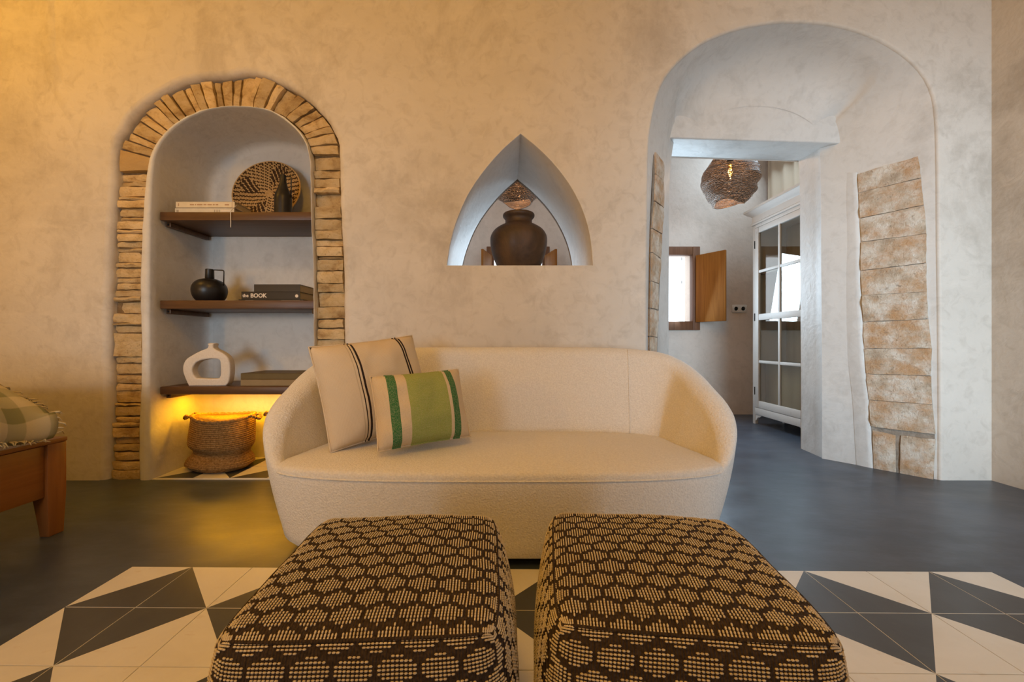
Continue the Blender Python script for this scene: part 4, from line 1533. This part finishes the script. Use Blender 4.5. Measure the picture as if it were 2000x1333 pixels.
# pale ring vase
def ring_vase():
    d = 2.245
    y = 2.255
    out_px = [(372, 755), (366, 742), (361, 728), (361, 715), (367, 703), (380, 694), (396, 686), (408, 681), (409.5, 676), (408, 672.5), (420, 672.5), (419, 677), (421, 682), (436, 690), (447, 699), (451.5, 712), (452, 730), (449, 747), (444, 753), (438, 754.5)]
    in_px = [(386, 739), (380, 731), (379, 721), (384, 711), (394, 705), (410, 702), (426, 702), (432, 705), (433.5, 712), (434, 728), (432, 737), (426, 740), (405, 740)]
    t = thing('ring_vase', 'off-white ceramic ring vase with oblong hole through its body', 'vase', ((412 - PX0) * d / FPX, y, S3))
    def toX(p): return ((p[0] - PX0) * d / FPX, CAMH + (PY0 - p[1]) * d / FPX)
    O = np.array([toX(p) for p in out_px]); I = np.array([toX(p) for p in in_px])
    O = spline(np.vstack([O, O[:1]]), 97)[:-1]
    I = spline(np.vstack([I, I[:1]]), 73)[:-1]
    O[:, 1] = np.maximum(O[:, 1] - O[:, 1].min() + S3, S3)
    hw, r = 0.024, 0.007
    def prof(Cn, sgn):
        rg = []
        for j in range(5):
            a = math.pi / 2 * j / 4
            P = offset2d(Cn, sgn * r * (1 - math.sin(a)), closed=True)
            rg.append([(p[0], y - hw + r * (1 - math.cos(a)), p[1]) for p in P])
        for j in range(5):
            a = math.pi / 2 * (4 - j) / 4
            P = offset2d(Cn, sgn * r * (1 - math.sin(a)), closed=True)
            rg.append([(p[0], y + hw - r * (1 - math.cos(a)), p[1]) for p in P])
        return rg
    def area2(P): return 0.5 * np.sum(P[:, 0] * np.roll(P[:, 1], -1) - np.roll(P[:, 0], -1) * P[:, 1])
    so = 1 if area2(O) > 0 else -1      # left of a ccw path is its inside
    si = -1 if area2(I) > 0 else 1
    ro_, ri_ = prof(O, so), prof(I, si)
    parts_ = [strip(ro_, True), strip(ri_, True)]
    fo = [(p[0], p[2]) for p in ro_[0]]; fi = [(p[0], p[2]) for p in ri_[0]]
    parts_.append(fill([fo, fi], y - hw)); parts_.append(fill([fo, fi], y + hw, True))
    V, F = join(*parts_)
    bm = bmesh.new()
    bv = [bm.verts.new(v) for v in V]
    for f in F:
        try: bm.faces.new([bv[i] for i in f])
        except ValueError: pass
    bmesh.ops.remove_doubles(bm, verts=bm.verts, dist=1e-6)
    bmesh.ops.recalc_face_normals(bm, faces=bm.faces)
    from_bm('body', bm, M['ceramic'], t, True, auto=35)
    x_, z_ = toX((414, 672))
    obj('mouth', *lathe([(0.006, -0.006), (0.0165, -0.002), (0.0175, 0.001), (0.016, 0.003), (0.010, 0.002), (0.008, -0.006)], 24, (x_, y, z_)), M['ceramic'], t, True)
ring_vase()
book('book', 'tan cloth book under the olive one on the lowest shelf', xat(471, 2.25), xat(600, 2.25) , 2.245, 2.50, S3, 0.036, M['book_tan'], g1)
book('book', 'olive cloth book on top of the tan one on the lowest shelf', xat(472, 2.26), xat(600, 2.26), 2.252, 2.49, S3 + 0.0362, 0.034, M['book_olive'], g1)

# ================================================================== BASKETS
def basket(label, c, rad, h, seed, slump):
    t = thing('seagrass_basket', label, 'basket', c, 'seagrass baskets under the shelf')
    rows_ = 26
    def prof_r(f):
        # bulged folded foot, waist, rim
        return rad * (1.12 - 0.16 * math.exp(-((f - 0.30) / 0.10) ** 2) - 0.10 * f - (0.25 * max(0, 0.10 - f) / 0.10))
    pr_ = []
    for i in range(rows_ * 4 + 1):
        f = i / (rows_ * 4)
        bumpy = abs(math.sin(math.pi * f * rows_))
        pr_.append((prof_r(f) + 0.0035 * bumpy, f * h))
    def fn(p, a):
        f = p.z / h
        lean = slump * (f - 0.3)
        k = 1 + 0.05 * math.cos(2 * a + seed) + 0.03 * math.cos(3 * a + seed * 2 + f * 2)
        br = 0.0022 * math.sin(a * 70 + (int(f * rows_) % 2) * math.pi)
        fold = -0.018 * max(0, math.cos(a + math.pi / 2 + 0.5)) * math.exp(-((f - 0.36) / 0.08) ** 2)
        q = Vector((p.x * k, p.y * k * 0.86, p.z))
        d_ = Vector((p.x, p.y, 0)).normalized()
        q += d_ * (br + fold)
        q.x += lean
        q.z += 0.008 * math.sin(a * 2 + seed) * f
        return q
    V, F = lathe(pr_, 140, c, fn)
    F = F[:-1]          # open top
    inn = [(r_ - 0.014, z_) for r_, z_ in pr_[::4][::-1] if z_ > 0.03]
    V2, F2 = lathe(inn, 70, c, fn)
    F2 = F2[1:]
    wv, wf = join((V, F), (V2, F2))
    obj('body', wv, wf, M['jute'], t, True)
    # plaited rim
    rim = []
    for k in range(90):
        a = 2 * math.pi * k / 90
        p = fn(Vector(((prof_r(1) - 0.004) * math.cos(a), (prof_r(1) - 0.004) * math.sin(a), h)), a)
        p.z += 0.003 * math.sin(a * 30)
        rim.append(p + Vector(c))
    obj('rim', *tube(rim, 0.009, 8, closed=True), M['jute'], t, True)
    for s in (-1, 1):
        a0 = math.pi if s < 0 else 0.0
        base = fn(Vector((prof_r(1) * math.cos(a0), 0, h)), a0) + Vector(c)
        lo_ = [base + Vector((0, -0.042, -0.005)), base + Vector((s * 0.020, -0.036, 0.004)), base + Vector((s * 0.042, -0.016, -0.012)), base + Vector((s * 0.047, 0.004, -0.018)),
               base + Vector((s * 0.036, 0.026, -0.004)), base + Vector((s * 0.022, 0.038, 0.006)), base + Vector((0, 0.042, -0.004))]
        cs = [tuple(p) for p in spline([tuple(p) for p in lo_], 26)]
        h1 = tube([(x + 0.004 * math.sin(i * 1.3), y + 0.004 * math.cos(i * 1.3), z + 0.004 * math.sin(i * 1.3)) for i, (x, y, z) in enumerate(cs)], 0.0055, 7)
        h2 = tube([(x - 0.004 * math.sin(i * 1.3), y - 0.004 * math.cos(i * 1.3), z - 0.004 * math.sin(i * 1.3)) for i, (x, y, z) in enumerate(cs)], 0.0055, 7)
        obj('handle', *join(h1, h2), M['jute'], t, True)
    return t
basket('slouching seagrass basket with looped handles, the fully visible one', (-1.668, 2.345, 0.009), 0.163, 0.296, 1.0, 0.012)
basket('seagrass basket half hidden behind the sofa arm', (-1.245, 2.365, 0.009), 0.138, 0.315, 2.3, 0.0)

# ================================================================== URN IN THE POINTED OPENING
sill = pcl[0][1]
c = (xat(1013, 2.36), 2.36, sill)
tp = [tuple(p) for p in spline([(0.112, 0.0), (0.122, 0.02), (0.146, 0.075), (0.163, 0.135), (0.168, 0.185), (0.164, 0.215), (0.145, 0.245), (0.112, 0.268), (0.084, 0.282), (0.079, 0.296), (0.080, 0.312), (0.092, 0.326), (0.094, 0.337), (0.091, 0.344)], 60)]
vessel('clay_urn', 'dark burnished clay urn standing in the pointed wall opening', 'urn', c, [(0.001, 0.0)] + tp + [(0.084, 0.346), (0.076, 0.338), (0.068, 0.315), (0.068, 0.29), (0.001, 0.28)], M['terracotta'], seg=64)

# ================================================================== BED AND THROW
bed = thing('bed', 'chestnut-stained wooden bed with tapered foot post, at the edge of the room', 'bed', (-2.72, 0.75, 0))
def post(y0, y1):
    bm = bmesh.new()
    def sec(z, x0_, x1_, ya, yb): return [bm.verts.new(v) for v in ((x0_, ya, z), (x1_, ya, z), (x1_, yb, z), (x0_, yb, z))]
    a = sec(0.0, -1.778, -1.742, y0 + 0.008, y1 - 0.006); b_ = sec(0.16, -1.800, -1.738, y0, y1); c_ = sec(0.355, -1.800, -1.738, y0, y1)
    for p, q in ((a, b_), (b_, c_)):
        for k in range(4):
            bm.faces.new((p[k], p[(k + 1) % 4], q[(k + 1) % 4], q[k]))
    bm.faces.new(a[::-1]); bm.faces.new(c_)
    bmesh.ops.bevel(bm, geom=[e for e in bm.edges], offset=0.003, segments=2, profile=0.5, affect='EDGES')
    return bm
from_bm('foot_post', post(1.512, 1.578), M['wood_bed_v'], bed, True, auto=35)
from_bm('foot_post', post(-0.06, 0.006), M['wood_bed_v'], bed, True, auto=35)
obj('foot_rail', *rbox((-1.775, 0.008, 0.155), (-1.748, 1.510, 0.352), 0.003), M['wood_bed'], bed, True, auto=35)
obj('rail_cap', *rbox((-1.815, -0.065, 0.3555), (-1.736, 1.580, 0.372), 0.003), M['wood_bed'], bed, True, auto=35)
obj('side_rail', *rbox((-3.75, 1.530, 0.155), (-1.803, 1.556, 0.352), 0.003), M['wood_bed_v'], bed, True, auto=35)
obj('side_rail', *rbox((-3.75, -0.04, 0.155), (-1.803, -0.012, 0.352), 0.003), M['wood_bed_v'], bed, True, auto=35)
v, f = rbox((-3.75, 0.04, 0.24), (-1.835, 1.46, 0.53), 0.06, 4)
obj('mattress', v, f, M['mattress'], bed, True, auto=50)
# throw spread over the foot of the bed
def throw_pt(s, t):
    """s across the bed (0 near .. 1 far), t along: 0 on top far from foot -> 1 hanging at the foot"""
    y = -0.02 + s * 1.52
    P = THP[min(len(THP) - 1, int(round(t * (len(THP) - 1))))]
    x, z = P
    # falls away at the far long side
    e = max(0.0, (s - 0.93) / 0.07)
    z -= 0.05 * e ** 2.2 * (1 if z > 0.5 else 0.3)
    k = min(1, max(0, (t - 0.30) / 0.35))
    z += 0.012 * noise.noise(Vector((x * 5, y * 6, 1.0))) + 0.010 * math.sin(y * 30 + x * 8) * k * (0.3 + 0.7 * min(1, (0.62 - z) / 0.1 if z < 0.62 else 0))
    x += 0.014 * math.sin(y * 34 + 1.2) * k + 0.010 * noise.noise(Vector((y * 9, 4, z * 6))) * k
    return Vector((x, y, max(z, 0.380)))
THP = spline([(-2.75, 0.66), (-2.35, 0.69), (-2.05, 0.67), (-1.905, 0.630), (-1.80, 0.578), (-1.730, 0.530), (-1.695, 0.465), (-1.700, 0.415), (-1.725, 0.385)], 60)
throw = thing('throw_blanket', 'pale green plaid throw with fringed edge spread over the bed', 'blanket', (-2.2, 0.75, 0.55))
NSS, NTT = 90, 60
rings_ = [[throw_pt(s_ / (NSS - 1), t_ / (NTT - 1)) for t_ in range(NTT)] for s_ in range(NSS)]
V, F = strip(rings_)
o = obj('cloth', V, F, M['throw'], throw, True)
so_ = o.modifiers.new('thickness', 'SOLIDIFY'); so_.thickness = 0.006; so_.offset = -1
FV, FF = [], []
frng = random.Random(5)
for i in range(150):
    s_ = frng.random()
    p = throw_pt(s_, 1.0 - frng.random() * 0.02)
    q1 = p + Vector((0.010 + frng.random() * 0.012, frng.uniform(-0.008, 0.008), frng.uniform(-0.004, 0.006)))
    q2 = q1 + Vector((frng.uniform(-0.004, 0.010), frng.uniform(-0.010, 0.010), -frng.uniform(0.002, 0.016)))
    q2.z = max(q2.z, 0.377); q1.z = max(q1.z, 0.379)
    v, f = tube([p, q1, q2], [0.0028, 0.0024, 0.0012], 5)
    FV, FF = join((FV, FF), (v, f))
for i in range(60):
    t_ = 0.45 + 0.55 * frng.random()
    p = throw_pt(1.0, t_)
    q1 = p + Vector((frng.uniform(-0.004, 0.012), 0.010 + frng.random() * 0.01, frng.uniform(-0.008, 0.004)))
    q2 = q1 + Vector((frng.uniform(-0.006, 0.012), frng.uniform(0.0, 0.012), -frng.uniform(0.002, 0.018)))
    q2.z = max(q2.z, 0.377); q1.z = max(q1.z, 0.379)
    v, f = tube([p, q1, q2], [0.0028, 0.0024, 0.0012], 5)
    FV, FF = join((FV, FF), (v, f))
fr_ = obj('fringe', FV, FF, M['fringe'], throw, True)
fr_['kind'] = 'stuff'

# ================================================================== SECOND ROOM: CABINET
CX, CY0, CY1, CZ = 2.262, 2.945, 3.640, 1.80
CB = 2.565
cab = thing('display_cabinet', 'pale painted wooden cabinet with a glazed door in the far room', 'cabinet', ((CX + CB) / 2, (CY0 + CY1) / 2, 0))
th = 0.022
v, f = join(box((CX + 0.022, CY1 - th, 0.115), (CB, CY1, CZ)), box((CX + 0.022, CY0, 0.115), (CB, CY0 + th, CZ)), box((CX + 0.022, CY0 + th, 0.115), (CB, CY1 - th, 0.115 + th)), box((CX + 0.022, CY0 + th, CZ - th), (CB, CY1 - th, CZ)))
obj('carcass', v, f, M['painted'], cab)
obj('back_panel', *box((CB - 0.012, CY0 + th, 0.137), (CB - 0.002, CY1 - th, CZ - th)), M['lining'], cab)
for z in (0.555, 0.955, 1.36):
    obj('shelf', *rbox((CX + 0.045, CY0 + th + 0.001, z - 0.009), (CB - 0.014, CY1 - th - 0.001, z + 0.009), 0.002), M['painted'], cab, True, auto=35)
obj('lining_panel', *box((CX + 0.10, CY0 + th + 0.003, 0.140), (CX + 0.108, CY1 - th - 0.003, 0.543)), M['lining'], cab)
# cornice: moulding running round front and the end
prof_c = [(0.0, CZ), (-0.010, CZ), (-0.012, CZ + 0.015), (-0.004, CZ + 0.022), (-0.004, CZ + 0.075), (-0.016, CZ + 0.088), (-0.034, CZ + 0.100), (-0.050, CZ + 0.118), (-0.055, CZ + 0.120), (-0.055, CZ + 0.140), (0.0, CZ + 0.140)]
V, F = [], []
n_ = len(prof_c)
for (sx, ya) in ((0, CY0), (0, CY1), (1, CY1)):
    for o_, z in prof_c:
        if sx == 0 and ya == CY0: V.append((CX + o_, CY0 + o_ * 1.0, z))
        elif sx == 0: V.append((CX + o_, CY1 - o_, z))
        else: V.append((CB, CY1 - o_, z))
for i in range(2):
    for k in range(n_ - 1):
        F.append((i * n_ + k, i * n_ + k + 1, (i + 1) * n_ + k + 1, (i + 1) * n_ + k))
nv0 = len(V)
V += [(CX - 0.055, CY0 - 0.055, CZ + 0.140), (CX - 0.055, CY1 + 0.055, CZ + 0.140), (CB, CY1 + 0.055, CZ + 0.140), (CB, CY0 - 0.055, CZ + 0.140), (CB, CY0, CZ)]
F.append((nv0, nv0 + 3, nv0 + 2, nv0 + 1))
obj('cornice', V, F, M['painted'], cab, True, auto=25)
# face frame
v, f = join(rbox((CX, CY1 - 0.034, 0.0), (CX + 0.03, CY1, CZ), 0.003), rbox((CX, CY0, 0.0), (CX + 0.03, CY0 + 0.034, CZ), 0.003), rbox((CX, CY0 + 0.034, CZ - 0.03), (CX + 0.03, CY1 - 0.034, CZ), 0.003), rbox((CX - 0.002, CY0 + 0.0345, 0.088), (CX + 0.03, CY1 - 0.0345, 0.150), 0.003))
obj('face_frame', v, f, M['painted'], cab, True, auto=35)
# shaped apron brackets by the feet
for y, s in ((CY1 - 0.034, -1), (CY0 + 0.034, 1)):
    V = [(CX + 0.004, y, 0.088), (CX + 0.004, y + s * 0.09, 0.088), (CX + 0.004, y + s * 0.06, 0.070), (CX + 0.004, y + s * 0.03, 0.062), (CX + 0.004, y + s * 0.012, 0.035), (CX + 0.004, y, 0.030)]
    V2 = [(x + 0.016, yy, z) for x, yy, z in V]
    F = [tuple(range(6)), tuple(range(11, 5, -1))] + [(k, (k + 1) % 6, 6 + (k + 1) % 6, 6 + k) for k in range(6)]
    obj('apron_bracket', V + V2, F, M['painted'], cab)
for y in (CY1 - 0.03, CY0):
    obj('rear_foot', *rbox((CB - 0.034, y, 0), (CB - 0.004, y + 0.03, 0.116), 0.002), M['painted'], cab, True, auto=35)
# door
DY0, DY1, DZ0, DZ1 = CY0 + 0.037, CY1 - 0.037, 0.153, CZ - 0.033
door = obj('door', *join(rbox((CX - 0.004, DY1 - 0.048, DZ0), (CX + 0.020, DY1, DZ1), 0.004), rbox((CX - 0.004, DY0, DZ0), (CX + 0.020, DY0 + 0.048, DZ1), 0.004),
            rbox((CX - 0.003, DY0 + 0.048, DZ0), (CX + 0.020, DY1 - 0.048, DZ0 + 0.062), 0.004), rbox((CX - 0.003, DY0 + 0.048, DZ1 - 0.050), (CX + 0.020, DY1 - 0.048, DZ1), 0.004),
            rbox((CX - 0.003, DY0 + 0.048, 0.936), (CX + 0.020, DY1 - 0.048, 0.990), 0.004)), M['painted'], cab, True, auto=35)
door['_loc'] = cab['_loc']
ym = (DY0 + DY1) / 2
zs_ = [DZ0 + 0.062, 0.5655, 0.936, 0.990, 1.370, DZ1 - 0.050]
obj('glazing_bar', *rbox((CX - 0.001, ym - 0.011, DZ0 + 0.06), (CX + 0.016, ym + 0.011, 0.94), 0.004), M['painted'], door, True, auto=35)
obj('glazing_bar', *rbox((CX - 0.001, ym - 0.011, 0.988), (CX + 0.016, ym + 0.011, DZ1 - 0.048), 0.004), M['painted'], door, True, auto=35)
for z in (0.5655, 1.370):
    for a, b_ in ((DY0 + 0.047, ym - 0.0105), (ym + 0.0105, DY1 - 0.047)):
        obj('glazing_bar', *rbox((CX - 0.001, a, z - 0.012), (CX + 0.016, b_, z + 0.012), 0.004), M['painted'], door, True, auto=35)
for za, zb in ((zs_[0], zs_[1] - 0.011), (zs_[1] + 0.011, zs_[2]), (zs_[3], zs_[4] - 0.011), (zs_[4] + 0.011, zs_[5])):
    for a, b_ in ((DY0 + 0.046, ym - 0.009), (ym + 0.009, DY1 - 0.046)):
        obj('pane', *box((CX + 0.0085, a, za - 0.002), (CX + 0.0115, b_, zb + 0.002)), M['cab_glass'], door)
for z in (0.30, 0.965, 1.62):
    obj('hinge', *rbox((CX - 0.009, DY1 - 0.002, z - 0.035), (CX - 0.001, DY1 + 0.005, z + 0.035), 0.002), M['iron'], door)
v, f = tube([(CX - 0.004, DY0 + 0.022, 1.00), (CX - 0.022, DY0 + 0.022, 0.998), (CX - 0.024, DY0 + 0.022, 0.975), (CX - 0.022, DY0 + 0.022, 0.95), (CX - 0.004, DY0 + 0.022, 0.948)], 0.004, 8)
obj('latch_handle', v, f, M['iron'], door, True)

# ---- curtain on the far room's side wall
cur = []
for j in range(2):
    ring_ = []
    for k in range(160):
        y = 2.95 + 1.06 * k / 159
        ring_.append((2.640 + 0.012 * math.sin(y * 48 + 1.3 * math.sin(y * 9)) , y, 0.06 if j == 0 else 2.88))
    cur.append(ring_)
V, F = strip(cur)
cu = tag(obj('curtain', V, F, M['curtain'], None, True), 'sand-coloured pleated curtain hanging behind the glazed cabinet', 'curtain')
so_ = cu.modifiers.new('thickness', 'SOLIDIFY'); so_.thickness = 0.003

# ---- double socket on the far wall
sx_, sz_ = xat(1443.5, Y2), CAMH + (PY0 - 604) * Y2 / FPX
sock = thing('wall_socket', 'white double wall socket beside the open window shutter', 'socket', (sx_, Y2, sz_))
obj('plate', *rbox((sx_ - 0.075, Y2 - 0.011, sz_ - 0.040), (sx_ + 0.075, Y2 - 0.0005, sz_ + 0.040), 0.004), M['socket'], sock, True, auto=35)
for s in (-0.036, 0.036):
    v, f = lathe([(0.0001, 0.0), (0.019, 0.0), (0.021, 0.003), (0.0235, 0.0032), (0.0235, 0.0), ], 28)
    obj('outlet', [Vector((p[0] + sx_ + s, Y2 - 0.0112 - p[2], p[1] + sz_)) for p in v], f, M['socket'], sock, True, auto=30)
    for q in (-0.008, 0.008):
        v, f = lathe([(0.0001, 0.0012), (0.003, 0.0012), (0.003, 0.0)], 10)
        obj('pin_hole', [Vector((p[0] + sx_ + s + q, Y2 - 0.0112 - p[2], p[1] + sz_)) for p in v], f, M['socket_dark'], sock)

# ---- wire gauze pendants
def pendant(label, x, y, zb, seed, power, k=1.0):
    t = thing('pendant_lamp', label, 'pendant lamp', (x, y, zb), 'wire pendants in the far room')
    prof_ = spline([(0.115, 0.0), (0.150, 0.030), (0.190, 0.075), (0.196, 0.10), (0.222, 0.150), (0.226, 0.205), (0.205, 0.26), (0.178, 0.30), (0.150, 0.345), (0.10, 0.385), (0.045, 0.40)], 60)
    def fn(p, a):
        q = Vector(p)
        d_ = Vector((p.x, p.y, 0))
        d_ = d_.normalized() if d_.length > 1e-6 else d_
        z = p.z
        q += d_ * (0.014 * noise.noise(Vector((math.cos(a) * 1.3, math.sin(a) * 1.3, z * 14 + seed))) + 0.004 * math.sin(z * 90 + 2 * math.sin(a + seed)))
        q.z += 0.018 * math.cos(a + 0.6 + seed) * (z / 0.4 - 0.4) + 0.014 * math.sin(a * 2 + seed + z * 8)
        return q
    V, F = lathe([(r_ * k, z_) for r_, z_ in prof_], 72, (x, y, zb), fn)
    F = F[:-2]
    obj('shade', V, F, M['gauze'], t, True)
    wv, wf = [], []
    for i in range(2, 58, 3):
        r_, z_ = prof_[i]
        ph = seed + i * 0.7
        ring_ = []
        for q in range(48):
            a = 2 * math.pi * q / 48
            ring_.append(fn(Vector((r_ * k * 1.006 * math.cos(a), r_ * k * 1.006 * math.sin(a), z_ + 0.010 * math.sin(a + ph))), a) + Vector((x, y, zb)))
        wv, wf = join((wv, wf), tube(ring_, 0.0012, 4, closed=True))
    w_ = obj('wires', wv, wf, M['wire'], t, True)
    w_['kind'] = 'stuff'
    hoop = [fn(Vector((0.116 * k * math.cos(2 * math.pi * q / 48), 0.116 * k * math.sin(2 * math.pi * q / 48), 0.0)), 2 * math.pi * q / 48) + Vector((x, y, zb)) for q in range(48)]
    obj('hoop', *tube(hoop, 0.0026, 6, closed=True), M['wire'], t, True)
    zt = zb + 0.40
    obj('cord', *tube([(x, y, zt - 0.02), (x, y, Z2 - 0.03)], 0.003, 8), M['iron'], t, True)
    obj('ceiling_rose', *lathe([(0.001, Z2 - 0.03), (0.05, Z2 - 0.03), (0.055, Z2 - 0.02), (0.055, Z2 - 0.001), (0.001, Z2 - 0.001)], 32, (x, y, 0)), M['iron'], t, True, auto=40)
    obj('lamp_holder', *lathe([(0.001, zt - 0.075), (0.019, zt - 0.075), (0.021, zt - 0.07), (0.021, zt - 0.02), (0.010, zt - 0.005), (0.001, zt - 0.005)], 24, (x, y, 0)), M['iron'], t, True, auto=40)
    zz = zt - 0.075
    bl = obj('bulb', *lathe([(0.013, zz), (0.018, zz - 0.02), (0.021, zz - 0.05), (0.020, zz - 0.10), (0.014, zz - 0.125), (0.001, zz - 0.132)], 24, (x, y, 0)), M['amber_glass'], t, True)
    bl['_loc'] = t['_loc']
    fil = []
    for q in range(80):
        a = q * 0.5
        fil.append((x + 0.008 * math.cos(a), y + 0.008 * math.sin(a), zz - 0.015 - 0.090 * q / 79))
    obj('filament', *tube(fil, 0.0022, 5), M['bulb'], bl, True)
    point('pendant_bulb_light', (x, y, zz - 0.06), power, (1.0, 0.66, 0.42), 0.03)
pendant('round wire gauze pendant glowing in the doorway under the arch', xat(1426, 3.15), 3.15, 1.838, 0.4, 17, 0.92)
pendant('wire gauze pendant seen through the pointed opening above the urn', xat(1010, 3.15), 3.15, 1.838, 2.1, 17, 0.92)

for o in bpy.data.objects:
    if '_loc' in o.keys():
        del o['_loc']
